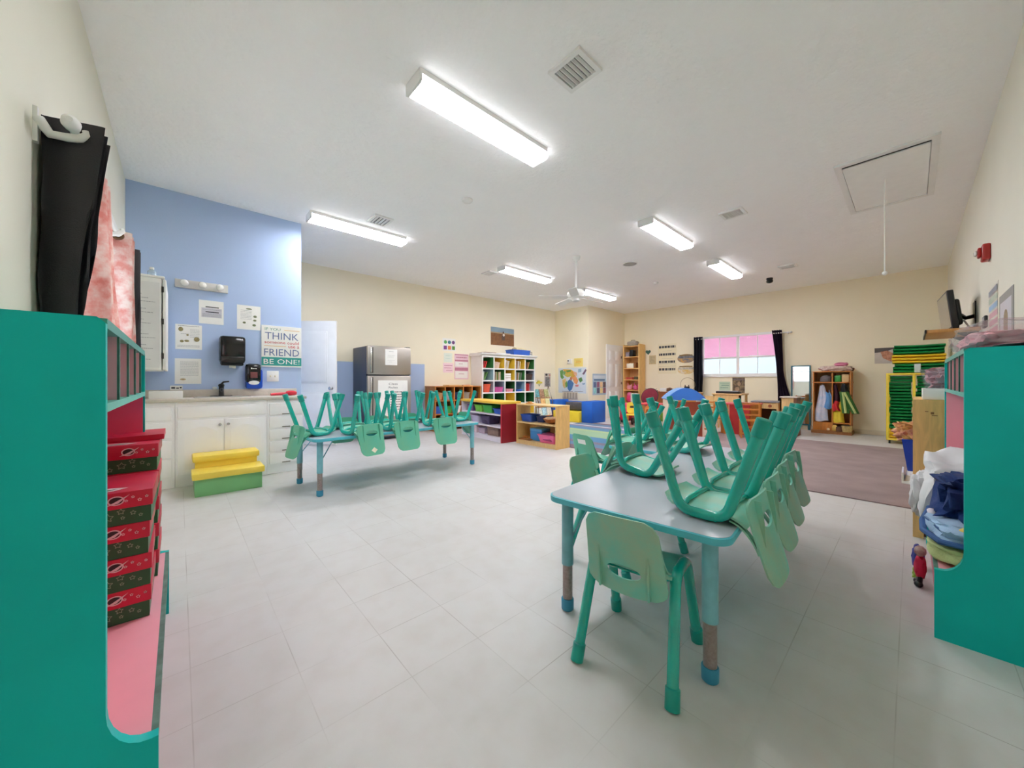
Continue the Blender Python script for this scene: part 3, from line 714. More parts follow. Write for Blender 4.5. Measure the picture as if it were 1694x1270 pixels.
GREENB = M((64, 168, 74), .4, .08); BLUEB = M((44, 96, 190), .4, .08); REDB = M((200, 48, 52), .4, .08); PURB = M((108, 84, 140), .45, .1); GRYB = M((172, 168, 170), .5, .1)
NAVY = M((36, 44, 84), .6, .15, 20); ORNB = M((226, 92, 62), .4, .08); PKB = M((206, 92, 158), .4, .08); BRB = M((140, 116, 104), .7, .15, 14.); LBL = M((150, 186, 206), .5, .05); YLB = M((232, 200, 66), .5, .06)
def tub(name, lab, cat, x, y, z, w, d, h, m, rz=0., group=None, taper=.85, fill=None, fillname='contents'):
    """open bin: w, d at the rim"""
    t = thing(name, lab, cat, (x, y, z), rz, group)
    a = rrect(w / 2 * taper, d / 2 * taper, min(w, d) * .12); c = rrect(w / 2, d / 2, min(w, d) * .12); n = len(a); k = .006
    ai = rrect(w / 2 * taper - k, d / 2 * taper - k, min(w, d) * .1); ci = rrect(w / 2 - k, d / 2 - k, min(w, d) * .1)
    vs = [(p[0], p[1], 0) for p in a] + [(p[0], p[1], h) for p in c] + [(p[0], p[1], h) for p in ci] + [(p[0], p[1], k) for p in ai]
    fs = [tuple(range(n))[::-1], tuple(range(3 * n, 4 * n))]
    for r_ in range(3): fs += [(r_ * n + i, r_ * n + (i + 1) % n, (r_ + 1) * n + (i + 1) % n, (r_ + 1) * n + i) for i in range(n)]
    part('body', B().add(vs, fs), m, t)
    c2 = rrect(w / 2 + .008, d / 2 + .008, min(w, d) * .13)
    vs = [(p[0], p[1], h - .012) for p in c2] + [(p[0], p[1], h) for p in c2] + [(p[0], p[1], h) for p in c] + [(p[0], p[1], h - .012) for p in c]
    fs = []
    for r_ in range(4): fs += [(r_ * n + i, r_ * n + (i + 1) % n, ((r_ + 1) % 4) * n + (i + 1) % n, ((r_ + 1) % 4) * n + i) for i in range(n)]
    part('rim', B().add(vs, fs), m, t)
    if fill: part(fillname, B().lump((0, 0, h * .62), w * .43, d * .43, h * .5, rnd.randint(1, 99), .35, .6, 3, 3.), fill, t)
    return t
def boxbox(name, lab, cat, x, y, z, w, d, h, m, rz=0., lidm=None, group=None):
    t = thing(name, lab, cat, (x, y, z), rz, group)
    part('body', B().box(-w / 2, -d / 2, 0, w / 2, d / 2, h * .82, .006), m, t)
    part('lid', B().box(-w / 2 - .005, -d / 2 - .005, h * .78, w / 2 + .005, d / 2 + .005, h, .006), lidm or m, t)
    return t
def book(x, y, z, th, d, h, m, lab, lean=0., group=None, rz=0., name='book'):
    t = thing(name, lab, 'book', (x, y, z), 0, group); t.rotation_euler = (0, lean, rz)
    b = B().box(0, -d / 2, 0, .0025, d / 2, h).box(th - .0025, -d / 2, 0, th, d / 2, h).box(0, -d / 2, 0, th, -d / 2 + .003, h)
    part('cover', b, m, t, smooth=0)
    part('pages', B().box(.0025, -d / 2 + .003, .004, th - .0025, d / 2 - .004, h - .005), PAPER, t, smooth=0)
    return t
cxs = [3.90 + 1.165 * (k + .5) / 5 + .01 for k in range(5)]
rows_ = [.08, .36, .647]
ordn = ['first', 'second', 'third', 'fourth', 'fifth']
tier = ['bottom', 'middle', 'top']
conts = {(1, 2): ('white', GRYB), (2, 2): ('navy', NAVY), (3, 2): ('gray', M((150, 140, 130), .6, .1)), (4, 2): ('dark brown', M((64, 48, 40), .6, .2)), (0, 2): ('tan', M((190, 150, 100), .5, .1)),
         (1, 1): ('green', GREENB), (2, 1): ('white', WHITE), (3, 1): ('green', GREENB), (4, 1): ('dark', M((50, 46, 50), .6, .2)), (0, 1): ('blue', BLUEB),
         (0, 0): ('blue', BLUEB), (1, 0): ('red', REDB), (2, 0): ('navy', NAVY), (3, 0): ('orange', ORNB), (4, 0): ('purple', PURB)}
for (c, r_), (cn, m) in conts.items():
    tub('storage_bin', '%s bin in the %s row of the brown cubby shelf, %s column' % (cn, tier[r_], ordn[c]), 'bin', cxs[c], 6.80, rows_[r_] + .001, .19, .26, .15, m, 0, 'bins in the brown cubby shelf', .88, m if r_ != 1 else None)
solo('wooden_tray', B().box(4.28, 6.70, .94, 4.62, 6.94, .965, .006), WOODL, 'flat wooden tray on top of the brown cubby shelf, left part', 'tray')
tt = thing('wooden_puzzle', 'pale wooden puzzle board lying on the brown cubby shelf, right part', 'puzzle', (4.8, 6.82, .94))
part('board', B().box(-.13, -.1, 0, .13, .1, .012, .003), WOODL, tt)
part('pieces', B().box(-.1, -.06, .012, -.02, .04, .022, .004).box(.02, -.03, .012, .1, .06, .022, .004), ORNB, tt)

# white bookshelf: five columns, five rows, coloured cells
wx0, wx1, wy0, wy1 = 5.12, 6.86, 6.62, 7.05
ws = thing('white_bookshelf', 'tall white cubby bookshelf with green, yellow and blue cells against the cream wall', 'bookshelf', (5.99, 6.83, 0))
wz = [.22 + .283 * k for k in range(6)]
th = .028; cw = (wx1 - wx0 - th) / 5
for k in range(6): part('upright', B().box(wx0 + cw * k, wy0, 0, wx0 + cw * k + th, wy1 - .012, 1.64), WHITE, ws, w=True)
for k in range(6): part('shelf_board', B().box(wx0 + th, wy0 + .003, wz[k] - th, wx1 - th, wy1 - .012, wz[k]), WHITE, ws, w=True)
part('back_panel', B().box(wx0, wy1 - .012, 0, wx1, wy1, 1.64), WHITE, ws, w=True)
part('plinth', B().box(wx0 + th, wy0 + .01, 0, wx1 - th, wy0 + .03, .19), WHITE, ws, w=True)
part('cornice', B().prism([(wy0 - .05, 1.70), (wy0 - .05, 1.675), (wy0 - .02, 1.66), (wy0, 1.635), (wy1, 1.635), (wy1, 1.70)], 'x', wx0 - .045, wx1 + .045), WHITE, ws, w=True)
cg, cy, cb, cd, cgr = M((60, 130, 66), .5, .05), M((236, 200, 62), .5, .05), M((160, 190, 204), .5, .05), M((34, 100, 50), .5, .05), M((170, 178, 190), .5, .05)
cells = {4: [cg, cy, cy, cy, cg], 3: [cb, cg, cy, cg, cgr], 2: [cgr, cb, cd, cb, cgr], 1: [cg, cd, cy, cd, cd], 0: [cb, cy, cg, cb, cy]}
for r_, row in cells.items():
    for c, m in enumerate(row):
        xa = wx0 + cw * c + th + .001; xb = wx0 + cw * (c + 1) - .001; za = wz[r_] + .001; zb = wz[r_ + 1] - th - .001
        b = B().box(xa, wy1 - .02, za, xb, wy1 - .013, zb).box(xb - .006, wy0 + .012, za, xb, wy1 - .02, zb).box(xa, wy0 + .012, za, xa + .006, wy1 - .02, zb)
        part('cell_lining', b, m, ws, w=True)
def cell(c, r_): return wx0 + cw * c + th + .012, wx0 + cw * (c + 1) - .012, wz[r_] + .002
RN = {4: 'top', 3: 'second', 2: 'third', 1: 'fourth'}
bcol = [('white', M((230, 228, 222), .5, .03)), ('cream', M((226, 210, 170), .5, .05)), ('green', M((110, 160, 90), .5, .08)), ('red', M((200, 50, 50), .5, .08)), ('blue', M((70, 110, 170), .5, .08)), ('tan', M((190, 150, 100), .5, .08)), ('brown', M((110, 76, 50), .5, .1)), ('gray', M((150, 150, 148), .5, .08)), ('pink', M((220, 140, 160), .5, .08))]
bd = dict(bcol)
def shelf_books(c, r_, specs, where, x_in=0.):
    x, x1, z = cell(c, r_); x += .006 + x_in; cnt = {}; tot = {}
    for cn, *_ in specs: tot[cn] = tot.get(cn, 0) + 1
    for k, (cn, tk, h, ln) in enumerate(specs):
        cnt[cn] = cnt.get(cn, 0) + 1
        pos = (ordn[cnt[cn] - 1] + ' ') if tot[cn] > 1 else ''
        book(x + max(0, math.sin(-ln) * h) * 0, 6.78, z + (math.sin(ln) * tk if ln > 0 else 0), tk, .2, h, bd[cn], '%s%s book in the %s row of the white bookshelf, %s cell' % (pos, cn, RN[r_], ordn[c]), ln, where)
        x += tk + (.012 if ln == 0 else .012 + .35 * tk)
shelf_books(2, 4, [('white', .026, .21, .2), ('cream', .03, .2, .2), ('white', .026, .19, .2)], 'books in the white bookshelf')
shelf_books(3, 4, [('cream', .03, .2, .1), ('tan', .03, .19, .1), ('white', .03, .2, .1), ('yellow' if 0 else 'cream', .03, .19, .1)], 'books in the white bookshelf')
shelf_books(4, 4, [('brown', .026, .18, .1), ('tan', .03, .19, .3)], 'books in the white bookshelf', .05)
shelf_books(0, 4, [('red', .03, .16, .35), ('red', .03, .16, .35)], 'books in the white bookshelf', .02)
shelf_books(0, 3, [('white', .022, .2, .12), ('green', .022, .2, .5)], 'books in the white bookshelf', .02)
shelf_books(1, 3, [('tan', .024, .2, 0), ('brown', .02, .19, 0), ('cream', .026, .2, 0), ('green', .02, .2, 0), ('tan', .02, .19, 0), ('white', .02, .18, 0), ('cream', .02, .2, 0)], 'books in the white bookshelf')
shelf_books(3, 3, [('gray', .022, .2, .1), ('tan', .022, .19, .1), ('white', .02, .19, .1), ('green', .02, .2, .1), ('gray', .02, .19, .1)], 'books in the white bookshelf', .04)
shelf_books(4, 2, [('red', .034, .2, .05), ('red', .034, .2, .05), ('red', .034, .2, .05), ('pink', .02, .19, .05)], 'books in the white bookshelf')
x, x1, z = cell(2, 3)
for k in range(3):
    b_ = boxbox('paper_stack', 'white paper pack, %s of three in the second row yellow cell' % ['lowest', 'middle', 'topmost'][k], 'paper', x + .12, 6.76, z + .058 * k, .2, .16, .05, WHITE)
x, x1, z = cell(1, 4); tub('storage_bin', 'cream fabric basket in the top row second cell of the white bookshelf', 'basket', x + .11, 6.76, z, .18, .2, .14, M((222, 196, 170), .7, .05), 0, None, .8, M((230, 214, 200), .8, .1, 20))
x, x1, z = cell(4, 3); tub('storage_bin', 'dark brown basket in the second row last cell of the white bookshelf', 'basket', x + .14, 6.76, z, .26, .24, .15, M((74, 56, 50), .7, .2, 20), 0, None, .85, M((60, 40, 40), .8, .2, 20))
x, x1, z = cell(0, 2); tub('storage_bin', 'orange red plastic bin in the third row first cell of the white bookshelf', 'bin', x + .13, 6.76, z, .22, .24, .19, ORNB, 0, None, .8)
x, x1, z = cell(1, 2); tub('storage_bin', 'magenta plastic basket in the third row second cell of the white bookshelf', 'basket', x + .15, 6.76, z, .27, .24, .12, PKB, 0, None, .9)
x, x1, z = cell(2, 2); tub('storage_bin', 'flat pink tray in the third row middle cell of the white bookshelf', 'tray', x + .15, 6.76, z, .25, .24, .07, M((232, 160, 170), .5, .06), 0, None, .9)
x, x1, z = cell(3, 2); tub('storage_bin', 'flat blue tray in the third row fourth cell of the white bookshelf', 'tray', x + .14, 6.76, z, .2, .24, .05, BLUEB, 0, None, .9)
ct = thing('plastic_crate', 'blue plastic crate with papers on top of the white bookshelf', 'crate', (6.42, 6.80, 1.70))
part('body', B().prism([(-.27, 0), (.27, 0), (.3, .12), (-.3, .12)], 'y', -.14, .14), BLUEB, ct)
part('rim', B().box(-.31, -.15, .115, .31, .15, .135, .006), BLUEB, ct)
part('papers', B().lump((.05, .02, .15), .2, .1, .05, 5, .3, .6, 3), M((236, 222, 180), .7, .1, 30), ct)
wb = thing('wire_basket', 'gray wire basket at the right end of the white bookshelf top', 'basket', (6.74, 6.80, 1.70))
b = B()
for z in (.003, .05, .1):
    pts = rrect(.1, .1, .02); b.tube([(p[0], p[1], z) for p in pts + pts[:1]], .003, 5)
for p in rrect(.1, .1, .02, 3): b.tube([(p[0], p[1], 0), (p[0], p[1], .1)], .0022, 5)
part('wires', b, M((96, 100, 112), .4, .1), wb)
part('papers', B().box(-.08, -.08, .006, .08, .08, .07, .005), M((200, 204, 212), .6, .05), wb)
solo('paper_stack', B().box(5.2, 6.68, 1.70, 5.62, 6.98, 1.715, .003).box(5.24, 6.66, 1.715, 5.58, 6.95, 1.727, .003), M((160, 130, 112), .7, .1, 12), 'thin stack of brown card sheets on the left of the bookshelf top', 'paper')
solo('paper_stack', B().box(5.66, 6.68, 1.70, 6.05, 6.96, 1.722, .003), WHITE, 'white paper pile on the bookshelf top under the field picture', 'paper')

# yellow topped shelf with a red end, its open side to the camera
C_ = (4.011, 4.653); ang = math.atan2(6.023 - 4.653, 4.144 - 4.011)      # along the front
ys = thing('toy_shelf', 'white toy shelf with a yellow top and a dark red end panel', 'shelf', (C_[0], C_[1], 0), ang)
# local: x along the front away from the red end, y to the left (towards the room): the body lies at y < 0
Ln, Dp = 1.376, .40
part('top', B().box(-.01, -Dp - .01, .655, Ln + .01, .015, .697, .008), M((240, 196, 76), .4, .05, 4.), ys, 'yellow top')
part('end_panel', B().box(0, -Dp, 0, .025, 0, .655), M((150, 22, 42), .45, .08, 4.), ys, 'dark red end panel')
part('end_panel', B().box(Ln - .025, -Dp, 0, Ln, 0, .655), M((230, 222, 232), .5, .02), ys)
for z in (.08, .265, .475): part('shelf_board', B().box(.025, -Dp + .012, z - .022, Ln - .025, -.004, z), M((230, 222, 232), .5, .02), ys)
part('back_panel', B().box(.025, -Dp, .06, Ln - .025, -Dp + .012, .655), M((226, 222, 236), .5, .02), ys)
part('plinth', B().box(.025, -.02, 0, Ln - .025, -.006, .058), M((230, 222, 232), .5, .02), ys)
part('edge_strip', B().box(-.001, -.002, 0, .024, .004, .655), M((196, 40, 60), .45, .08), ys)
def ysp(x, y): return (C_[0] + math.cos(ang) * x - math.sin(ang) * y, C_[1] + math.sin(ang) * x + math.cos(ang) * y)
def on_ys(fn, lab, x, z, w, d, h, m, **k):
    p = ysp(x, -.19); return fn(k.pop('name', 'storage_bin'), lab, k.pop('cat', 'bin'), p[0], p[1], z + .001, w, d, h, m, ang, **k)
on_ys(tub, 'blue bin on the upper board, next to the shelf\'s red end', .22, .475, .26, .28, .09, BLUEB)
on_ys(tub, 'green bin on the upper board of the yellow topped shelf, centre', .55, .475, .3, .28, .14, GREENB)
on_ys(tub, 'second lime bin on the upper board of the yellow topped shelf', .86, .475, .26, .28, .13, M((120, 196, 70), .4, .08))
on_ys(tub, 'purple bin at the far end of the yellow topped shelf\'s upper board', 1.16, .475, .22, .28, .12, PURB, fill=PURB)
on_ys(tub, 'dark violet bin on the middle board of the yellow topped shelf', .62, .265, .28, .28, .15, M((70, 58, 92), .5, .15), fill=M((60, 52, 80), .6, .2, 20))
on_ys(tub, 'pale lilac bin on the middle board of the yellow topped shelf', .98, .265, .28, .28, .13, M((196, 190, 216), .5, .05))
on_ys(boxbox, 'mauve gray storage box on the bottom board of the yellow topped shelf', .36, .08, .34, .26, .15, BRB, name='storage_box', cat='box')
on_ys(boxbox, 'pale pink storage box on the bottom board, far end of the yellow topped shelf', 1.05, .08, .3, .26, .13, M((226, 204, 210), .6, .05), name='storage_box', cat='box')
on_ys(boxbox, 'small lilac box on the bottom board of the yellow topped shelf, centre', .74, .08, .2, .24, .1, M((188, 170, 186), .6, .05), name='storage_box', cat='box')

# open wooden shelf with two levels
A_ = (4.236, 3.64); an2 = math.atan2(4.52 - 3.64, 4.227 - 4.236)
wd = thing('open_shelf', 'open two level wooden toy shelf in front of the blue and yellow sofa', 'shelf', (A_[0], A_[1], 0), an2)
Lw, Dw, Hw = .88, .325, .668
part('end_panel', B().box(0, -Dw, 0, .02, 0, Hw - .02), WOOD, wd); part('end_panel', B().box(Lw - .02, -Dw, 0, Lw, 0, Hw - .02), WOOD, wd)
part('top', B().box(-.003, -Dw - .003, Hw - .022, Lw + .003, .003, Hw, .004), WOODL, wd)
part('shelf_board', B().box(.02, -Dw, .35, Lw - .02, -.003, .372), WOODL, wd); part('bottom_board', B().box(.02, -Dw, .045, Lw - .02, -.003, .067), WOODL, wd)
part('plinth', B().box(.02, -.022, 0, Lw - .02, -.006, .045), WOODL, wd)
part('lower_back', B().box(.02, -Dw, .067, Lw - .02, -Dw + .008, .35), WOODL, wd)
def wdp(x, y): return (A_[0] + math.cos(an2) * x - math.sin(an2) * y, A_[1] + math.sin(an2) * x + math.cos(an2) * y)
p = wdp(.70, -.16); tub('storage_bin', 'blue tub on the upper level of the open wooden shelf', 'bin', p[0], p[1], .373, .26, .24, .12, M((34, 74, 160), .35, .1), an2)
p = wdp(.46, -.2); tub('storage_bin', 'small navy bin on the upper level of the open wooden shelf', 'bin', p[0], p[1], .373, .16, .14, .1, NAVY, an2)
bw = thing('wooden_bowl', 'brown wicker bowl of odds and ends on the open wooden shelf', 'bowl', (*wdp(.22, -.16), .373))
part('bowl', B().lathe([(.05, 0), (.1, .02), (.145, .075), (.14, .078), (.095, .03), (0, .022)], (0, 0, 0), 24), M((176, 112, 60), .6, .25, 30., .4, 90), bw)
part('contents', B().lump((0, 0, .07), .1, .1, .035, 8, .4, .7, 3, 4), M((206, 150, 96), .7, .25, 25, kind='blotch', rgb2=(236, 216, 190)), bw)
p = wdp(.24, -.16); tub('toy_basin', 'pink plastic basin of toys on the lower level of the open wooden shelf', 'basin', p[0], p[1], .068, .38, .27, .13, M((226, 104, 150), .35, .08), an2, None, .8, M((60, 60, 120), .5, .3, 20, kind='blotch', rgb2=(190, 40, 60)), 'toys')
p = wdp(.52, -.2); boxbox('storage_box', 'blue lidded box behind the pink basin on the open wooden shelf', 'box', p[0], p[1], .068, .26, .2, .2, M((60, 130, 190), .4, .06), an2, M((90, 160, 210), .4, .06))
p = wdp(.72, -.13); t = thing('wooden_blocks', 'tray of small wooden blocks on the lower level of the open wooden shelf', 'toy', (p[0], p[1], .068), an2)
part('tray', B().box(-.12, -.11, 0, .12, .11, .02, .004), WOODB, t)
for i in range(4): part('block', B().box(-.1 + .055 * i, -.05, .02, -.06 + .055 * i, .03, .05, .004), WOODO, t)
p = wdp(.62, -.06); solo('toy_car', B().box(p[0] - .04, p[1] - .06, .668, p[0] + .04, p[1] + .06, .69, .01).box(p[0] - .03, p[1] - .03, .69, p[0] + .03, p[1] + .03, .71, .008), M((226, 160, 90), .4, .06), 'small tan toy block on top of the open wooden shelf', 'toy')

# book display rack, sofa, bump wall things
rk = thing('book_rack', 'wire book rack crowded with picture books and yellow flowers', 'rack', (7.2, 6.70, 0))
for xx in (-.28, .28): part('side_frame', B().tube([(xx, -.16, 0), (xx, -.14, .5), (xx, .02, .92), (xx, .16, .0)], .01, 8), M((120, 86, 56), .5, .1), rk)
for k, z in enumerate((.12, .36, .6)): part('ledge', B().box(-.28, -.17 + .055 * k, z, .28, -.06 + .055 * k, z + .012), WOODO, rk)
rb = [('white and green', (206, 220, 200)), ('sky blue', (150, 190, 216)), ('cream', (230, 220, 190)), ('black and white', (120, 124, 128)), ('orange', (226, 160, 90)), ('pale yellow', (236, 224, 150)), ('teal', (70, 140, 150)), ('brown', (140, 100, 70)), ('olive', (150, 150, 90))]
for i, (cn, c) in enumerate(rb):
    k, j = divmod(i, 3)
    t = thing('picture_book', '%s picture book on the %s ledge of the wire book rack' % (cn, ['lowest', 'middle', 'upper'][k]), 'book', (7.2 - .185 + .185 * j, 6.70 - .125 + .055 * k, .132 + .24 * k), 0, 'picture books in the wire rack'); t.rotation_euler = (-.24, 0, 0)
    part('cover', B().box(-.085, -.012, 0, .085, .004, .22, .002), M(c, .4, .12, 30, kind='blotch', rgb2=tuple(min(255, v + 60) for v in c)), t)
    part('pages', B().box(-.081, .004, .004, .081, .012, .216), PAPER, t)
fl = thing('flower_bunch', 'bunch of yellow flowers on the top of the book rack', 'flowers', (7.1, 6.70, .92))
part('stems', B().tube([(0, 0, -.02), (.01, 0, .06)], .006, 6).tube([(0, 0, 0), (-.05, .01, .07)], .005, 6).tube([(0, 0, 0), (.06, -.01, .07)], .005, 6), M((90, 130, 60), .6, .1), fl)
for dx, dy, dz in ((0, 0, .08), (-.06, .01, .08), (.07, -.01, .085), (.03, .03, .12), (-.04, -.02, .12)): part('bloom', B().lump((dx, dy, dz), .035, .035, .025, int(dx * 100) + 9, .4, .9, 2, 4), M((236, 220, 90), .7, .1, 30), fl)
so = thing('foam_sofa', 'child\'s foam sofa with blue arms and a yellow seat against the bump wall', 'sofa', (7.8, 6.05, 0))
SBL = M((34, 106, 206), .6, .05, 5., .1, 80)
part('arm', B().box(7.5, 5.30, 0, 8.1, 5.62, .54, .02), SBL, so, 'blue right arm', w=True); part('arm', B().box(7.5, 6.5, 0, 8.1, 6.82, .54, .02), SBL, so, 'blue left arm', w=True)
part('seat', B().box(7.42, 5.63, .0, 8.0, 6.49, .27, .02), M((236, 208, 50), .6, .05, 5.), so, 'yellow seat', w=True)
part('backrest', B().box(7.92, 5.63, .27, 8.1, 6.49, .5, .02), SBL, so, w=True)
solo('cushion', B().lump((7.77, 6.02, .385), .1, .3, .115, 4, .08, .5, 3), M((84, 84, 92), .8, .1, 20), 'dark gray cushion on the yellow seat of the foam sofa', 'cushion')
XB = 8.16
s = Sheet('world_map', 'world map poster on the bump wall above the foam sofa', 'map', '-x', XB, 6.93, .71, 5.95, 1.42, M((214, 224, 234), .6, .02), .003)
GEO = [((104, 160, 90), [(.1, .86), (.2, .9), (.2, .7), (.24, .6), (.17, .55), (.12, .62)]), ((214, 168, 70), [(.2, .92), (.46, .9), (.56, .82), (.62, .68), (.52, .58), (.4, .7), (.28, .72)]), ((96, 150, 80), [(.3, .86), (.46, .88), (.46, .82), (.34, .8)]), ((230, 160, 110), [(.5, .6), (.62, .66), (.7, .5), (.66, .36), (.58, .4)]), ((70, 120, 180), [(.36, .48), (.44, .56), (.56, .4), (.5, .18), (.42, .1), (.36, .2), (.34, .36)]), ((226, 190, 120), [(.18, .52), (.3, .58), (.3, .36), (.26, .2), (.2, .3)]), ((110, 160, 90), [(.28, .4), (.34, .5), (.36, .3), (.3, .22)]), ((90, 140, 80), [(.7, .56), (.8, .62), (.84, .5), (.76, .42)]), ((120, 96, 120), [(.82, .72), (.92, .9), (.96, .86), (.88, .7)]), ((220, 130, 130), [(.6, .34), (.72, .36), (.7, .28), (.62, .28)]), ((140, 170, 200), [(.82, .4), (.92, .42), (.9, .36), (.84, .35)])]
GEO += [((206, 190, 90), [(.28, .78), (.5, .76), (.5, .66), (.36, .62), (.26, .68)]), ((120, 170, 110), [(.2, .84), (.3, .84), (.28, .72), (.22, .7)]), ((230, 180, 150), [(.54, .84), (.66, .78), (.66, .66), (.58, .7)]), ((190, 130, 90), [(.44, .62), (.52, .62), (.5, .5), (.44, .52)]), ((150, 180, 200), [(.7, .9), (.8, .92), (.8, .8), (.7, .78)])]
for i, (c, poly) in enumerate(GEO): s.polys('land_area', [[(.44 + (a_ - .44) * 1.12, .52 + (b_ - .52) * 1.1) for a_, b_ in poly]], M(c, .6, .12, 20))
s.rects('title', [(.15, .05, .55, .07), (.6, .06, .9, .075)], PALEINK)
s = Sheet('yellow_sign', 'small yellow sign above the world map', 'sign', '-x', XB, 6.36, 1.45, 6.06, 1.68, M((240, 216, 120), .6, .04), .002)
s.rects('orange_line', [(.2, .5, .8, .6)], M((226, 160, 60), .6, .05)); s.scribble([(.2, .8, .75, .05), (.2, .7, .3, .05)], M((200, 170, 90), .6, .1), 'lines', 3)
tm = thing('thermostat', 'tiny white thermostat with a dark dot left of the yellow sign', 'thermostat', (XB, 6.52, 1.53))
part('plate', B().box(-.02, -.09, 0, 0, .06, .14, .004), WHITE, tm); part('dial', B().lathe([(.02, -.02), (.018, -.034), (0, -.035)], (0, .035, .09), 14, 'x'), INK, tm)
vt = thing('wall_vent', 'beige louvred return vent low on the bump wall over the sofa back', 'vent', (XB, 6.5, .54))
part('frame', B().box(-.012, -.27, 0, 0, .27, .2, .003), M((208, 196, 176), .5, .03), vt)
part('louvers', B().box(-.02, -.25, .02, -.012, -.2, .18).box(-.02, -.15, .02, -.012, -.1, .18).box(-.02, -.05, .02, -.012, 0, .18).box(-.02, .05, .02, -.012, .1, .18).box(-.02, .15, .02, -.012, .2, .18), M((170, 158, 142), .5, .05), vt)
s = Sheet('photo_poster', 'pale blue poster with a grid of photos beside the recess door', 'poster', '-y', 5.88, 8.35, .66, 9.0, 1.25, M((176, 200, 216), .6, .04), .003)
s.rects('heading', [(.05, .78, .95, .92)], M((214, 226, 232), .6, .03)); s.rects('title', [(.1, .68, .9, .74)], M((70, 110, 150), .6, .05))
pc_ = [(60, 80, 120), (120, 60, 90), (226, 170, 120), (70, 50, 50), (110, 180, 180), (50, 50, 80), (240, 190, 120), (120, 60, 70)]
for i, c in enumerate(pc_): s.rects('photo', [(.06 + .235 * (i % 4), .36 - .28 * (i // 4), .26 + .235 * (i % 4), .62 - .28 * (i // 4))], M(c, .6, .3, 30, kind='blotch', rgb2=tuple(min(255, v + 70) for v in c)))
# ================================================================ far wall
XF = 10.0
bk = thing('tall_bookcase', 'tall narrow wooden bookcase in the corner beside the recess door', 'bookcase', (9.78, 5.44, 0))
for yy in (5.19, 5.665): part('upright', B().box(9.6, yy, 0, 9.955, yy + .025, 2.10), WOOD, bk, w=True)
SHZ = [.04, .42, .79, 1.09, 1.42, 1.75, 2.06]
for z in SHZ: part('shelf_board', B().box(9.6, 5.215, z - .022, 9.945, 5.665, z), WOOD, bk, w=True)
part('back_panel', B().box(9.945, 5.215, .02, 9.955, 5.665, 2.09), WOODL, bk, w=True)
hb = thing('handbag', 'gray woven bag on top of the tall wooden bookcase', 'bag', (9.75, 5.46, 2.061))
part('body', B().lump((0, 0, .075), .1, .16, .075, 3, .12, .6, 3), M((128, 122, 112), .8, .3, 60, kind='blotch', rgb2=(196, 190, 176)), hb)
part('handle', B().tube([(0, -.08, .13), (0, -.05, .17), (0, .05, .17), (0, .08, .13)], .008, 8), M((90, 86, 80), .7, .1), hb)
def bkitem(name, lab, cat, k, y0, y1, h, m, x0=9.66, x1=9.85): return solo(name, B().box(x0, y0, SHZ[k], x1, y1, SHZ[k] + h, .008), m, lab, cat)
bkitem('storage_box', 'dark box on the second highest shelf of the tall bookcase', 'box', 5, 5.42, 5.52, .2, BLACK)
bkitem('magazine_stack', 'pile of mixed magazines on the second highest shelf of the tall bookcase', 'magazines', 5, 5.53, 5.65, .14, M((150, 140, 150), .6, .4, 40))
bkitem('storage_box', 'cream box on the third highest shelf of the tall bookcase', 'box', 4, 5.40, 5.62, .14, M((236, 230, 210), .5, .03))
bkitem('storage_box', 'small tan box at the right of the third shelf of the tall bookcase', 'box', 4, 5.33, 5.385, .16, WOODB)
bkitem('red_toy', 'flat orange red toy on the fourth shelf of the tall bookcase', 'toy', 3, 5.45, 5.63, .07, M((196, 84, 66), .5, .1))
bkitem('dark_toy', 'small dark toy beside the orange one in the tall bookcase', 'toy', 3, 5.27, 5.38, .09, M((96, 84, 60), .5, .2, 30))
for k, (lab, y, c) in enumerate((('pale pink stuffed toy with raised ears in the tall bookcase', 5.56, (236, 160, 170)), ('deeper pink stuffed toy lying in the tall bookcase', 5.36, (220, 96, 150)))):
    t = thing('stuffed_toy', lab, 'toy', (9.74, y, SHZ[2]))
    m = M(c, .8, .08, 20)
    part('body', B().lump((0, 0, .07), .07, .08, .07, k, .15, .8, 3), m, t)
    part('ear', B().tube([(0, -.04, .11), (0, -.07, .18)], [.02, .012], 8), m, t); part('ear', B().tube([(0, .04, .11), (0, .06, .2)], [.02, .012], 8), m, t)
t = thing('stuffed_toy', 'big hot pink stuffed toy on the second lowest shelf of the bookcase', 'toy', (9.74, 5.54, SHZ[1]))
part('body', B().lump((0, 0, .12), .09, .11, .12, 5, .15, .8, 3), M((226, 60, 120), .8, .1, 20), t); part('head', B().lump((-.03, 0, .25), .06, .07, .06, 6, .1, .9, 3), M((240, 120, 170), .8, .1, 20), t)
for k, (cn, c) in enumerate((('white', (230, 226, 216)), ('lilac', (150, 120, 170)), ('cream', (220, 200, 170)), ('pale green', (170, 180, 150)))):
    book(9.70, 5.23 + .045 * k + .05, SHZ[1] + .001, .035, .2, .28, M(c, .5, .06), '%s tall book on the second lowest shelf of the tall bookcase' % cn, 0, 'tall books in the bookcase', PI / 2)
t = thing('red_bin', 'red plastic bin on the lowest shelf of the tall bookcase', 'bin', (9.72, 5.45, SHZ[0]))
part('body', B().box(-.1, -.17, 0, .1, .17, .24, .02), REDB, t); part('toys', B().lump((0, 0, .27), .08, .14, .05, 9, .4, .7, 3), PKB, t)
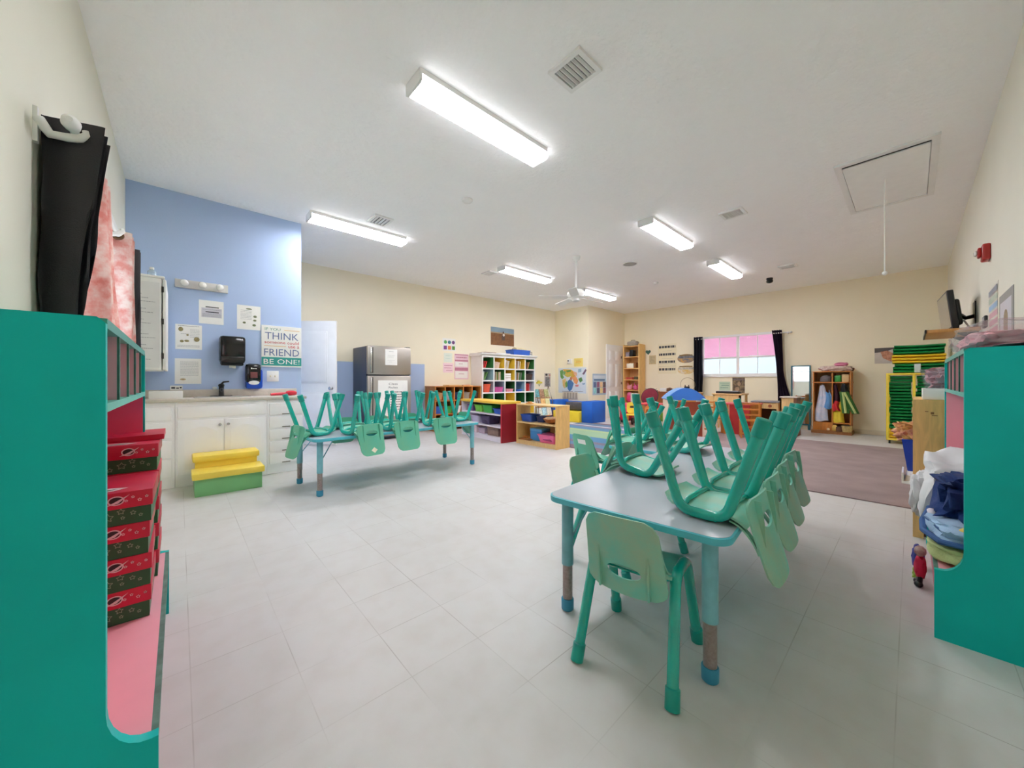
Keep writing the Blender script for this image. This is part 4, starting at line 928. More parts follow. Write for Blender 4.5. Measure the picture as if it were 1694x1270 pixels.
# wall decorations
t = thing('heart_decoration', 'dark green heart decoration on the far wall by the bookcase', 'decoration', (XF, 5.12, 1.80))
hp = [(.075 * math.sin(a) ** 3, .0047 * (13 * math.cos(a) - 5 * math.cos(2 * a) - 2 * math.cos(3 * a) - math.cos(4 * a)) + .08) for a in [2 * PI * k / 30 for k in range(30)]]
part('heart', B().prism(hp, 'x', -.012, 0), M((52, 96, 84), .5, .1), t)
t = thing('framed_picture', 'small beige framed picture under the green heart', 'picture', (XF, 4.99, 1.53))
part('frame', B().box(-.015, -.1, 0, 0, .1, .25, .004), M((206, 186, 140), .5, .05), t); part('print', B().box(-.018, -.08, .02, -.0151, .08, .23), M((190, 176, 140), .6, .15, 14), t)
s = Sheet('wall_lettering', 'four rows of black letters on white strips, left of the oval signs', 'lettering', '-x', XF - .001, 4.83, 1.25, 4.31, 2.08, M((238, 228, 194), .6, .015), .0012)
for k in range(4): s.scribble([(.05, .95, .86 - .25 * k, .075)], INK, 'letters', 20 + k, .12)
s.rects('thin_lines', [(.25, .76, .75, .766), (.2, .5, .8, .506), (.02, .33, .98, .337), (.04, .25, .96, .257)], PALEINK)
for k, (z, c, c2, lab) in enumerate(((1.525, (110, 120, 130), (210, 160, 90), 'upper oval photo sign with gray and blue tones, left of the window'), (1.225, (226, 190, 90), (230, 220, 200), 'lower oval photo sign in yellow, left of the window'))):
    t = thing('oval_sign', lab, 'sign', (XF, 4.06, z), 0, 'oval signs by the window')
    part('plaque', B().prism([(.225 * math.cos(a), .125 + .12 * math.sin(a)) for a in [2 * PI * i / 28 for i in range(28)]], 'x', -.012, 0), M(c, .6, .14, 14., kind='blotch', rgb2=c2), t)
    part('band', B().box(-.0145, -.2, .135, -.0121, .2, .19), M((60, 66, 80) if k == 0 else (236, 226, 200), .6, .3, 24, kind='blotch', rgb2=(150, 150, 150)), t)
    part('flat_edge', B().box(-.0165, -.17, .20, -.0146, .17, .225), M((120, 100, 60), .6, .2, 20), t)
rod = thing('curtain_rod', 'thin white curtain rod above the far window', 'curtain rod', (9.92, 2.75, 2.1))
part('pole', B().tube([(9.9, 1.80, 2.12), (9.9, 3.80, 2.125)], .012, 10), WHITE, rod, w=True)
for yy in (1.84, 3.72): part('bracket', B().box(9.9, yy - .01, 2.1, 10, yy + .01, 2.14), WHITE, rod, w=True)
part('finial', B().ball((9.9, 1.78, 2.12), .025), WHITE, rod, w=True)
FAPL = M((50, 32, 56), .75, .25, 5., .15, 200)
curtain('curtain', 'black curtain bunched at the left of the far window', M((24, 26, 38), .75, .25, 5., .15, 200), 3.60, 3.80, 3, lambda t: 9.84, lambda t: 9.97, .55, 2.18, 'curtains at the far window')
def fan_curtain():
    def fn(u, v):
        t = 1 - v; k = .5 - .5 * math.cos(2 * PI * 4 * u)
        y1 = 2.12 - .10 * t - .05 * math.sin(3 * t); y0 = 1.94 - .06 * t - .30 * max(0, t - .45) ** 1.3 * 2.0
        return (9.86 + .09 * k, y1 + (y0 - y1) * u, .12 + 2.07 * v)
    t = thing('curtain', 'dark purple curtain swept aside at the right of the far window', 'curtain', (9.92, 1.95, .12), 0, 'curtains at the far window')
    part('fabric', B().grid(fn, 48, 16, .004), FAPL, t, w=True)
fan_curtain()
s = Sheet('mint_poster', 'pale mint green poster under the far window', 'poster', '-x', XF, 3.25, .81, 3.0, 1.03, M((196, 216, 190), .6, .03), .002)
s.scribble([(.1, .9, .8, .05), (.2, .9, .55, .1), (.1, .8, .3, .08)], M((120, 160, 140), .6, .05), 'lines', 6)
s = Sheet('dark_poster', 'dark brown photo poster under the far window, right of the mint one', 'poster', '-x', XF, 2.955, .73, 2.69, 1.13, M((66, 48, 46), .6, .12, 14., kind='blotch', rgb2=(150, 130, 96)), .003)
s.rects('title', [(.06, .84, .94, .95)], M((120, 104, 100), .6, .4, 30)); s.discs('face', [(.55, .62, .035, .05), (.4, .3, .05, .05)], M((170, 140, 110), .6, .15, 20))
mr = thing('standing_mirror', 'tall narrow mirror in a teal frame against the far wall', 'mirror', (9.96, 1.62, .10))
MT = M((40, 104, 120), .4, .08)
b = B().box(9.955, 1.452, .10, 9.985, 1.478, 1.385).box(9.955, 1.765, .10, 9.985, 1.791, 1.385).box(9.955, 1.478, .10, 9.985, 1.765, .126).box(9.955, 1.478, 1.359, 9.985, 1.765, 1.385)
part('frame', b, MT, mr, w=True)
mm = M((225, 230, 232), .02, .0, metal=1.); part('glass', B().box(9.968, 1.478, .126, 9.974, 1.765, 1.359), mm, mr, w=True)
part('foot', B().box(9.955, 1.46, 0, 9.985, 1.50, .10).box(9.955, 1.745, 0, 9.985, 1.785, .10), MT, mr, w=True)
s = Sheet('photo_poster', 'close photo print of brown hands, left of the stacked green mats', 'poster', '-x', XF, .485, 1.385, .20, 1.685, M((206, 196, 186), .6, .1), .002)
s.polys('dark_corner', [[(0, .7), (.5, .75), (1, .95), (1, 1), (0, 1)]], M((92, 84, 84), .6, .15)); s.polys('hand', [[(.28, .75), (.6, .82), (.95, .6), (1, .2), (.8, .1), (.4, .35)]], M((176, 112, 84), .6, .12, 18., kind='blotch', rgb2=(216, 160, 130)))

# coat locker
lk = thing('coat_locker', 'two bay wooden coat locker with bags and dress-up clothes against the far wall', 'locker', (9.78, 1.075, 0))
for yy, z1 in ((.79, 1.245), (1.055, 1.225), (1.345, 1.245)): part('upright', B().box(9.6, yy, .06, 9.975, yy + .018, z1 - .018), WOODO, lk, w=True)
for z in (1.245, 1.03): part('shelf_board', B().box(9.59, .78, z - .018, 9.975, 1.37, z), WOODO, lk, w=True)
part('shelf_board', B().box(9.6, .808, .205, 9.975, 1.345, .223), WOODO, lk, w=True)
part('base', B().box(9.52, .77, 0, 9.98, 1.38, .06), WOODB, lk, w=True); part('back_panel', B().box(9.975, .79, .06, 9.985, 1.363, 1.227), WOODL, lk, w=True)
part('kick_panel', B().box(9.6, 1.073, .06, 9.612, 1.345, .205), WOODO, lk, w=True)
cp = thing('cap', 'gray knitted cap in the upper left bay of the coat locker', 'cap', (9.72, 1.17, 1.031))
part('crown', B().lathe([(.095, 0), (.1, .04), (.085, .1), (.04, .135), (0, .14)], (0, 0, 0), 20), M((110, 104, 106), .85, .2, 40), cp); part('brim', B().box(-.13, -.06, .0, -.06, .06, .012, .005), M((90, 86, 88), .85, .1), cp)
solo('storage_box', B().box(9.66, .94, 1.031, 9.82, 1.04, 1.16, .01), GREENB, 'green box in the upper right bay of the coat locker', 'box')
solo('storage_box', B().box(9.66, .82, 1.031, 9.84, .93, 1.18, .01), M((226, 196, 140), .6, .05), 'cream carton in the upper right bay of the coat locker', 'box')
def hang(name, lab, cat, y0, y1, z0, z1, x, m, top, seed, bulge=.05):
    def fn(u, v):
        w_ = top + (1 - top) * (1 - v) ** .7
        yc = (y0 + y1) / 2
        return (x - bulge * math.sin(PI * u) * (1 - .6 * v) - .012 * math.sin(9 * u + seed), yc + (u - .5) * (y1 - y0) * w_ + .012 * math.sin(5 * v + seed), z0 + (z1 - z0) * v + .015 * math.sin(6 * u + seed))
    t = thing(name, lab, cat, (x, (y0 + y1) / 2, z0))
    part('front', B().grid(fn, 14, 12, .02), m, t, w=True)
    part('loop', B().tube([(x, (y0 + y1) / 2, z1 - .02), (x + .02, (y0 + y1) / 2, z1 + .04), (9.97, (y0 + y1) / 2, z1 + .03)], .006, 6), m, t, w=True)
    return t
hang('cloth_bag', 'pale blue and white cloth bag hanging in the left locker bay', 'bag', 1.13, 1.335, .24, .95, 9.68, M((176, 196, 224), .8, .2, 9., kind='blotch', rgb2=(226, 216, 226)), .12, 1)
hang('blue_bag', 'small sky blue drawstring bag beside the pale bag in the locker', 'bag', 1.07, 1.17, .5, .82, 9.64, M((96, 150, 204), .8, .12, 9.), .5, 2)
hang('dark_jacket', 'dark maroon jacket hanging in the right locker bay', 'jacket', .97, 1.05, .6, .98, 9.68, M((60, 20, 36), .8, .2, 9.), .5, 3)
hang('black_jacket', 'black jacket hanging on the locker\'s right bay hook', 'jacket', .80, .96, .76, .98, 9.62, M((22, 22, 26), .8, .2, 9.), .3, 4)
hang('red_cloth', 'red cloth hanging low in the right locker bay', 'clothing', .96, 1.05, .46, .64, 9.62, M((196, 36, 40), .8, .1, 9.), .5, 5)
hang('yellow_costume', 'yellow costume hanging in the right locker bay', 'clothing', .90, 1.05, .22, .62, 9.66, M((232, 206, 60), .8, .1, 9.), .8, 6)
t = thing('safety_vest', 'green vest with pale reflective stripes at the right of the coat locker', 'vest', (9.57, .84, .42))
VST = M((60, 110, 50), .8, .1); VS2 = M((206, 220, 150), .6, .05)
for y0, y1 in ((.93, .84), (.84, .72)):
    part('panel', B().grid(lambda u, v, a=y0, b=y1: (9.58 - .03 * math.sin(PI * u), .88 + (b - .88) * (1 - v) + .09 * (u - .5) + (.02 if a > .9 else 0), .42 + .42 * v), 8, 8, .015), VST, t, w=True)
    part('stripe', B().grid(lambda u, v, a=y0, b=y1: (9.56 - .02 * math.sin(PI * u) - .02, .88 + (b - .88) * (1 - v) + .025 * (u - .5) + (.02 if a > .9 else 0), .43 + .4 * v), 4, 8, .006), VS2, t, w=True)
solo('folded_blanket', B().lump((9.76, 1.02, 1.30), .16, .24, .055, 7, .3, .6, 4), M((230, 216, 204), .85, .12, 16., kind='blotch', rgb2=(206, 176, 170)), 'heap of cream blankets on top of the coat locker', 'blanket')
solo('pink_cloth', B().lump((9.70, .94, 1.38), .07, .1, .035, 8, .3, .7, 3), M((216, 130, 160), .85, .2, 12), 'crumpled pink cloth on the blanket heap over the locker', 'cloth')
solo('brown_cloth', B().lump((9.74, .80, 1.28), .05, .05, .035, 9, .3, .7, 3), M((110, 70, 60), .85, .2, 12), 'small brown cloth at the right corner of the locker top', 'cloth')
for lab, y, r_, h_, c in (('tan basket with dark contents at the right of the locker\'s foot', .84, .085, .12, (196, 170, 110)), ('second, smaller brown basket at the locker\'s foot', .95, .06, .09, (110, 76, 56))):
    t = thing('basket', lab, 'basket', (9.55, y, .061))
    part('body', B().lathe([(r_ * .8, 0), (r_, h_ * .5), (r_ * .95, h_), (r_ * .88, h_), (r_ * .9, h_ * .5), (0, .012)], (0, 0, 0), 18), M(c, .8, .2, 30, .3, 90), t); part('contents', B().lump((0, 0, h_ * .8), r_ * .8, r_ * .8, h_ * .25, 3, .3, .8, 3), M((50, 40, 40), .8, .3, 30), t)
solo('yellow_toy', B().lump((9.555, 1.02, .12), .035, .045, .058, 6, .3, .8, 3), M((220, 180, 90), .6, .15, 20), 'small yellow toy on the locker\'s base board', 'toy')
solo('cream_ball', B().ball((9.55, 1.12, .09), .028), M((236, 210, 170), .6, .05), 'little cream ball on the locker\'s base board', 'ball')

# mat rack: yellow frame, green and yellow nap mats
RYL = M((236, 208, 66), .4, .05, 4.)
rk = thing('mat_rack', 'yellow wheeled rack that holds stacked green nap mats', 'rack', (9.1, -.02, 0))
rx0, rx1, ry0, ry1 = 8.8, 9.4, -.36, .29
for xx in (rx0, rx1 - .035):
    for yy in (ry0, -.045, ry1 - .035): part('post', B().box(xx, yy, .09, xx + .035, yy + .035, 1.15, .005), RYL, rk, w=True)
b = B().box(rx0, ry0, 1.15, rx1, ry1, 1.18, .005); part('top_board', b, RYL, rk, w=True)
part('bottom_board', B().box(rx0, ry0, .06, rx1, ry1, .09, .005), RYL, rk, w=True)
part('back_rail', B().box(rx1 - .03, ry0 + .04, .6, rx1, ry1 - .04, .64), RYL, rk, w=True)
for xx in (rx0 + .04, rx1 - .04):
    for yy in (ry0 + .04, ry1 - .04): part('caster', B().lathe([(.03, -.012), (.032, 0), (.03, .012)], (xx, yy, .032), 16, 'y'), BLACK, rk, w=True)
MGN = M((0, 132, 66), .35, .12, 5., .06, 30); MYL = M((240, 204, 52), .35, .08, 5.)
rr = random.Random(3)
nth = ['lowest', 'second lowest', 'third lowest', 'fourth', 'fifth', 'sixth', 'seventh', 'eighth', 'ninth', 'tenth', 'eleventh', 'twelfth', 'thirteenth', 'fourteenth', 'fifteenth', 'sixteenth', 'seventeenth', 'eighteenth']
def mat(y0, y1, z, h, m, lab, grp, sag=0.):
    dx = rr.uniform(0, .02); dy = rr.uniform(-.012, .012)
    t = thing('nap_mat', lab, 'mat', (9.09, (y0 + y1) / 2, z), 0, grp)
    def fn(u, v):
        a = 2 * PI * v; c_, s_ = math.cos(a), math.sin(a); e = .35
        hh = h / 2 - .001
        return (8.845 + dx + .25 + .25 * math.copysign(abs(c_) ** e, c_), y0 + dy + (y1 - y0) * u, z + h / 2 + hh * math.copysign(abs(s_) ** .8, s_) + sag * (2 * u - 1) ** 2)
    b = B().grid(fn, 8, 22)
    n = 23
    b.f.append(tuple(range(22))); b.f.append(tuple(8 * n + k for k in range(22))[::-1])
    part('cover', b, m, t, w=True)
    return t
k = 0; z = .091
for i in range(20):
    cn, m = ('yellow', MYL) if i < 3 else ('green', MGN)
    pos = nth[i] if i < 3 else (nth[i - 3] if i - 3 < 18 else 'top')
    if i < 3: lab = '%s yellow mat at the foot of the yellow mat rack' % nth[i]
    else: lab = '%s green mat from the bottom of the left column in the rack' % (['lowest', 'second', 'third'] + nth[3:])[i - 3]
    mat(-.005, .25, z, .0515, m, lab, 'mats in the left column of the rack'); z += .0522
z = .091
for i in range(20):
    cn, m = ('yellow', MYL) if i < 3 else ('green', MGN)
    if i < 3: lab = '%s yellow mat of the right column, behind the wooden shelf end' % nth[i]
    else: lab = '%s green mat from the bottom of the right column in the rack' % (['lowest', 'second', 'third'] + nth[3:])[i - 3]
    mat(-.32, -.055, z, .0515, m, lab, 'mats in the right column of the rack'); z += .0522
z = 1.181
tops = [('green', MGN), ('green', MGN), ('green', MGN), ('yellow', MYL), ('yellow', MYL), ('yellow', MYL), ('green', MGN), ('green', MGN), ('green', MGN)]
for i, (cn, m) in enumerate(tops):
    lab = '%s of the three %s%s mats lying on the rack top' % (['lowest', 'middle', 'topmost'][i % 3], {0: 'lower ', 1: '', 2: 'uppermost '}[i // 3], cn)
    mat(-.36, .20 + (.03 if i // 3 == 1 else 0), z, .05, m, lab, 'mats on top of the rack', .006); z += .0515
solo('paper_tag', B().box(8.838, -.10, 1.19, 8.842, -.03, 1.33), M((206, 222, 220), .6, .05), 'white tag hanging over the green mats on the rack top', 'tag')

# ================================================================ play corner in front of the far wall
t = thing('play_stand', 'toy market stand with an arched blue canopy and a brown front', 'toy', (7.14, 2.96, 0), R(38))
CNB = M((62, 126, 220), .4, .05, 4.)
def can(u, v):
    yy = -.34 + .68 * u
    return (-.2 + .36 * v, yy, .71 + .2 * (1 - (2 * u - 1) ** 2) - .0 + (.02 * v))
pts = [(-.34, .69)] + [(-.34 + .68 * k / 14, .72 + .2 * math.sin(PI * k / 14) ** .9) for k in range(15)] + [(.34, .69)]
part('canopy_front', B().prism(pts, 'x', -.23, -.2), CNB, t, 'blue arched canopy front')
part('canopy', B().grid(lambda u, v: (-.21 + .4 * v, -.335 + .67 * u, .70 + .2 * math.sin(PI * u) ** .9), 14, 4, .02), M((110, 160, 216), .4, .05), t, 'pale blue canopy roof')
for yy in (-.32, .29): part('side_panel', B().box(-.2, yy, 0, .18, yy + .03, .72), M((236, 216, 196), .5, .04), t)
part('front_panel', B().box(-.19, -.29, .0, -.17, .29, .66), M((150, 66, 44), .5, .08), t, 'brown front panel')
part('counter', B().box(-.26, -.29, .38, .16, .29, .41), M((236, 216, 196), .5, .04), t)
t = thing('moon_chair', 'round dark red folding chair by the tall bookcase', 'chair', (8.7, 4.42, 0))
part('seat_cover', B().lathe([(0, .04), (.12, .045), (.2, .0), (.21, .01), (.12, .06), (0, .055)], (0, 0, 0), 24).xf(Matrix.Translation((0, 0, .66)) @ Matrix.Rotation(R(-70), 4, 'Y')), M((120, 24, 46), .8, .12, 12), t)
ringp = [(0, .215 * math.cos(a), .215 * math.sin(a)) for a in [2 * PI * k / 24 for k in range(25)]]
part('ring', B().tube(ringp, .012, 8).xf(Matrix.Translation((0, 0, .66)) @ Matrix.Rotation(R(20), 4, 'Y')), M((40, 34, 36), .5, .1), t)
for yy in (-.14, .14): part('leg', B().tube([(.08, yy, .86), (-.2, -yy, .01)], .01, 8), M((160, 156, 150), .4, .1), t); part('leg', B().tube([(-.08, yy, .5), (.2, -yy, .01)], .01, 8), M((160, 156, 150), .4, .1), t)
cubby_unit('wooden_toy_unit', 'brown wooden toy unit with black toys between bookcase and window', 9.3, 9.9, 4.22, 4.76, .06, .77, 1, 2, M((150, 84, 44), .45, .14, 10, kind='wood'))
solo('storage_box', B().box(9.42, 4.34, .771, 9.6, 4.5, .86, .006), WHITE, 'white box on the brown wooden toy unit', 'box')
solo('toy_pan', B().lathe([(.05, 0), (.07, .03), (.06, .03), (0, .01)], (9.38, 4.60, .771), 18).tube([(9.38, 4.66, .80), (9.38, 4.76, .81)], .01, 8), BLACK, 'black toy pan on the brown wooden toy unit', 'toy')
solo('toy_food', B().lump((9.5, 4.28, .82), .09, .05, .05, 5, .4, .7, 3, 4), M((150, 104, 70), .7, .3, 30, kind='blotch', rgb2=(80, 60, 50)), 'heap of brown toy food on the brown wooden toy unit', 'toy')
solo('green_toy', B().lump((9.28, 4.36, .2), .05, .1, .13, 5, .2, .7, 3), M((110, 170, 60), .6, .15, 20), 'green stuffed toy standing before the brown wooden toy unit', 'toy').location.z = 0.001
t = thing('yellow_chair', 'yellow child\'s plastic chair on the striped rug', 'chair', (7.75, 4.36, 0), R(200))
YP = M((236, 206, 70), .4, .05)
part('seat', B().box(-.15, -.15, .26, .15, .15, .28, .01), YP, t)
bp_ = rrect(.15, .13, .07); part('backrest', B().prism([(p[0], p[1] + .42) for p in bp_], 'x', -.16, -.14), YP, t)
part('slot', B().prism([(p[0] * .5, p[1] * .2 + .44) for p in bp_], 'x', -.162, -.138), M((60, 40, 30), .6, .1), t, 'dark hand slot')
for x_, y_ in ((.13, .13), (.13, -.13), (-.13, .13), (-.13, -.13)): part('leg', B().tube([(x_, y_, .0), (x_ * .9, y_ * .9, .27)], .018, 8), YP, t)
t = thing('red_toy_car', 'red ride-on toy beside the yellow chair', 'toy', (8.15, 4.72, 0), R(20))
RT = M((196, 30, 60), .4, .08)
part('body', B().lump((0, 0, .24), .28, .16, .16, 4, .1, .6, 3), RT, t); part('seat_back', B().box(.12, -.12, .3, .2, .12, .5, .03), M((226, 70, 120), .4, .08), t)
for x_ in (-.17, .17):
    for y_ in (-.15, .15): part('wheel', B().lathe([(.03, -.02), (.08, -.02), (.085, 0), (.08, .02), (.03, .02)], (x_, y_, .085), 18, 'y'), BLACK, t)
t = thing('orange_arch_toy', 'orange arched toy tunnel with a purple middle near the market stand', 'toy', (7.35, 3.70, 0), R(-40))
ap = [(.17 * math.cos(PI * k / 14), .36 + .17 * math.sin(PI * k / 14)) for k in range(15)]
part('arch', B().prism([(.17, 0)] + ap + [(-.17, 0), (-.1, 0), (-.1, .36)] + [(-.1 * math.cos(PI * k / 10), .36 + .1 * math.sin(PI * k / 10)) for k in range(1, 10)] + [(.1, .36), (.1, 0)], 'x', -.08, .08), M((240, 140, 60), .45, .05), t)
part('inner_panel', B().box(-.0, -.1, 0, .02, .1, .36), M((70, 50, 110), .5, .1), t, 'purple inner panel')
t = thing('red_toy_table', 'low red plastic table behind the orange arch toy', 'table', (7.9, 3.95, 0), R(10))
part('top', B().box(-.25, -.25, .52, .25, .25, .55, .012), M((214, 60, 72), .4, .05), t)
for x_ in (-.2, .2):
    for y_ in (-.2, .2): part('leg', B().tube([(x_, y_, 0), (x_, y_, .52)], .025, 10), M((214, 60, 72), .4, .05), t)
t = thing('wooden_cabinet', 'low wooden cabinet under the left curtain of the far window', 'cabinet', (9.6, 3.86, 0))
part('body', B().box(-.2, -.3, .04, .2, .3, .74), WOODO, t); part('top', B().box(-.22, -.32, .74, .22, .32, .77, .004), WOODL, t); part('plinth', B().box(-.18, -.28, 0, .18, .28, .04), WOODB, t)
part('door', B().box(-.215, -.28, .07, -.2, -.01, .72, .004), WOODO, t); part('door', B().box(-.215, .01, .07, -.2, .28, .72, .004), WOODO, t)
t = thing('hoop_decoration', 'thin round hoop standing on the low cabinet by the black curtain', 'decoration', (9.55, 3.84, .77))
part('hoop', B().tube([(0, .18 * math.cos(a), .185 + .18 * math.sin(a)) for a in [2 * PI * k / 28 for k in range(29)]], .006, 6), M((176, 156, 120), .5, .1), t)
part('foot', B().box(-.05, -.06, 0, .05, .06, .012), WOODB, t)
t = thing('black_planter', 'small black flared pot in front of the hoop', 'pot', (9.46, 3.82, .77))
part('pot', B().lathe([(.035, 0), (.04, .06), (.075, .14), (.065, .14), (.03, .06), (0, .05)], (0, 0, 0), 18), BLACK, t); part('stem', B().tube([(.0, .0, .05), (0, .05, .18)], .01, 6).tube([(0, 0, .05), (0, -.05, .18)], .01, 6), BLACK, t)
t = thing('wooden_chair', 'pale wooden child\'s chair beside the black curtain', 'chair', (8.85, 3.08, 0), R(180))
for y_ in (-.15, .13): part('rear_post', B().box(-.16, y_, 0, -.13, y_ + .025, .72), WOODL, t); part('leg', B().box(.13, y_, 0, .155, y_ + .025, .36), WOODL, t)
part('seat', B().box(-.13, -.15, .34, .16, .155, .36, .004), WOODL, t); part('backrest', B().box(-.155, -.125, .5, -.135, .13, .71), WOODL, t)
t = thing('wooden_table', 'wooden play table with a black toy keyboard under the far window', 'table', (9.25, 2.78, 0))
part('top', B().box(-.26, -.3, .74, .26, .3, .77, .005), WOODL, t); part('apron', B().box(-.24, -.28, .58, -.22, .28, .74), WOODL, t)
for x_ in (-.24, .2):
    for y_ in (-.28, .24): part('leg', B().box(x_, y_, 0, x_ + .04, y_ + .04, .74), WOODL, t)
t = thing('toy_keyboard', 'black toy keyboard on the wooden play table', 'toy', (9.15, 2.78, .77))
part('body', B().box(-.09, -.24, 0, .09, .24, .05, .01), BLACK, t); part('keys', B().box(-.085, -.2, .05, -.03, .2, .056), M((190, 200, 210), .5, .1), t)
t = thing('red_top_table', 'child\'s table with a red top and orange wood sides', 'table', (8.3, 2.30, 0), R(-6))
part('top', B().box(-.3, -.28, .585, .3, .28, .61, .005), M((214, 84, 92), .45, .08), t, 'red top'); part('side_panel', B().box(-.28, -.26, 0, -.255, .1, .585), M((170, 40, 40), .5, .1), t); part('side_panel', B().box(-.28, .12, 0, -.255, .26, .585), WOODO, t); part('side_panel', B().box(-.25, -.27, 0, .27, -.25, .585), WOODO, t); part('side_panel', B().box(.255, -.25, 0, .28, .26, .585), WOODO, t)
def ladder_chair(x, y, rz, lab):
    t = thing('ladder_chair', lab, 'chair', (x, y, 0), rz, 'ladder back chairs')
    for y_ in (-.15, .125): part('rear_post', B().box(-.155, y_, 0, -.13, y_ + .025, .66), WOODO, t); part('leg', B().box(.13, y_, 0, .155, y_ + .025, .33), WOODO, t)
    part('seat', B().box(-.13, -.15, .31, .16, .15, .335, .004), WOODO, t)
    for z in (.08, .2, .42, .52, .62): part('rung', B().box(-.15, -.125, z, -.135, .125, z + .03), WOODO, t)
    return t
ladder_chair(7.78, 2.02, R(20), 'orange ladder back chair right of the red top table'); ladder_chair(7.86, 2.66, R(-20), 'orange ladder back chair left of the red top table')
t = thing('play_stove', 'pale wooden play stove with a gray top under the far window', 'toy', (8.86, 1.98, 0))
part('top', B().box(-.22, -.24, .62, .22, .24, .645, .004), M((130, 132, 136), .4, .08), t, 'gray top')
for y_ in (-.22, .19): part('side', B().box(-.2, y_, 0, .2, y_ + .03, .62), WOODL, t)
part('control_panel', B().box(-.205, -.19, .5, -.185, .19, .61), WOODL, t); part('shelf', B().box(-.2, -.19, .12, .2, .19, .14), WOODL, t); part('back', B().box(.18, -.19, .14, .2, .19, .62), M((120, 70, 40), .5, .1), t)
for y_ in (-.09, .09): part('burner_knob', B().lathe([(.03, -.02), (.028, 0)], (-.205, y_, .555), 14, 'x'), M((150, 80, 50), .5, .1), t)
part('pots', B().lump((0, 0, .2), .1, .1, .06, 6, .4, .7, 3), M((40, 70, 50), .5, .3, 20), t)
t = thing('side_cabinet', 'wooden cabinet with a white top and a dark brown end by the purple curtain', 'cabinet', (8.75, 1.52, 0))
part('front', B().box(-.17, -.02, .03, -.15, .19, .72), WOODL, t); part('end_panel', B().box(-.19, -.065, 0, .19, -.02, .73), M((110, 70, 44), .5, .12, 10, kind='wood'), t, 'dark brown end'); part('end_panel', B().box(-.17, .17, 0, .19, .19, .72), WOODL, t); part('top', B().box(-.2, -.08, .73, .2, .2, .75, .004), M((216, 206, 196), .5, .03), t); part('back', B().box(.16, -.02, .03, .18, .17, .72), WOODL, t)

# rugs
def rug_mat():
    m = bpy.data.materials.new('striped_rug'); m.use_nodes = True
    nt = m.node_tree; N = nt.nodes; L = nt.links; b = N['Principled BSDF']; b.inputs['Roughness'].default_value = .95
    tc = N.new('ShaderNodeTexCoord'); sp_ = N.new('ShaderNodeSeparateXYZ'); L.new(tc.outputs['Object'], sp_.inputs[0])
    mr_ = N.new('ShaderNodeMapRange'); mr_.inputs['From Min'].default_value = -1.55; mr_.inputs['From Max'].default_value = 1.55; L.new(sp_.outputs['X'], mr_.inputs['Value'])
    cr = N.new('ShaderNodeValToRGB'); cr.color_ramp.interpolation = 'CONSTANT'
    st = [(0, (112, 96, 106)), (.08, (86, 120, 150)), (.16, (112, 104, 122)), (.22, (70, 120, 156)), (.36, (140, 168, 136)), (.56, (156, 176, 128)), (.62, (84, 124, 158)), (.74, (130, 120, 140)), (.8, (206, 206, 212)), (.83, (96, 120, 150)), (.93, (120, 104, 112))]
    e = cr.color_ramp.elements
    e[0].position = 0; e[0].color = lin(st[0][1]) + (1,); e[1].position = st[1][0]; e[1].color = lin(st[1][1]) + (1,)
    for p_, c in st[2:]:
        x = e.new(p_); x.color = lin(c) + (1,)
    L.new(mr_.outputs[0], cr.inputs['Fac']); L.new(cr.outputs['Color'], b.inputs['Base Color'])
    return m
rb_ = B().box(4.55, 2.78, 0, 7.65, 5.60, .008); solo('striped_rug', rb_, rug_mat(), 'large play rug with blue, green and mauve stripes in front of the sofa', 'rug')
solo('carpet_rug', B().box(4.43, -.36, 0, 8.19, 2.66, .012, .004), M((158, 140, 140), .95, .12, 3., .5, 220), 'large plain mauve brown rug at the right behind the near table', 'rug')
# ================================================================ right wall
YR = -.43
t = thing('fire_alarm', 'red fire alarm strobe high on the right wall', 'alarm', (4.86, YR, 2.02))
RDA = M((176, 40, 36), .35, .08)
part('body', B().box(-.065, 0, .01, .065, .045, .14, .012), RDA, t); part('lens_housing', B().box(-.03, .045, .04, .04, .065, .12, .01), RDA, t); part('strobe', B().box(-.02, .065, .06, .03, .082, .10, .008), M((230, 226, 222), .2, .02), t)
t = thing('television', 'flat black television on a bracket at the far right wall', 'television', (5.88, -.255, 1.5))
ta = math.atan2(-.235 + .275, 6.2 - 5.565)
tv = B().box(-.32, -.045, .06, .32, .0, .44, .008); tm4 = Matrix.Rotation(ta, 4, 'Z') @ Matrix.Rotation(R(-6), 4, 'X')
part('body', tv.xf(tm4), BLACK, t)
part('screen', B().box(-.3, .0, .08, .3, .003, .42).xf(tm4), M((120, 112, 98), .08, .02), t, 'glossy screen')
part('rear_bulge', B().box(-.2, -.09, .1, .2, -.045, .36, .02).xf(tm4), BLACK, t)
part('bracket', B().tube([(0, -.08, .22), (-.06, -.11, .18), (0, -.165, .2)], .02, 8), BLACK, t); part('wall_plate', B().box(-.08, -.175, .1, .08, -.165, .34), BLACK, t)
part('cable', B().tube([(-.2, -.09, .15), (-.24, -.13, .05), (-.2, -.15, -.1), (-.18, -.165, -.24)], .008, 6), M((180, 176, 170), .4, .05), t)
t = thing('wall_shelf', 'narrow wooden shelf board on the right wall under the television', 'shelf', (5.85, -.26, 1.49))
part('board', B().box(5.45, YR, 1.52, 6.3, -.10, 1.552, .004), M((190, 140, 76), .45, .12, 10, kind='wood'), t, w=True); part('front_cap', B().box(5.445, -.10, 1.518, 6.3, -.088, 1.554), BLACK, t, w=True)
for xx in (5.6, 6.15): part('bracket', B().prism([(YR, 1.52), (-.3, 1.52), (-.3, 1.51), (YR, 1.43)], 'x', xx - .01, xx + .01), BLACK, t, w=True)
t = thing('wall_box', 'small black device on the right wall beside the posters', 'device', (5.05, YR, 1.5))
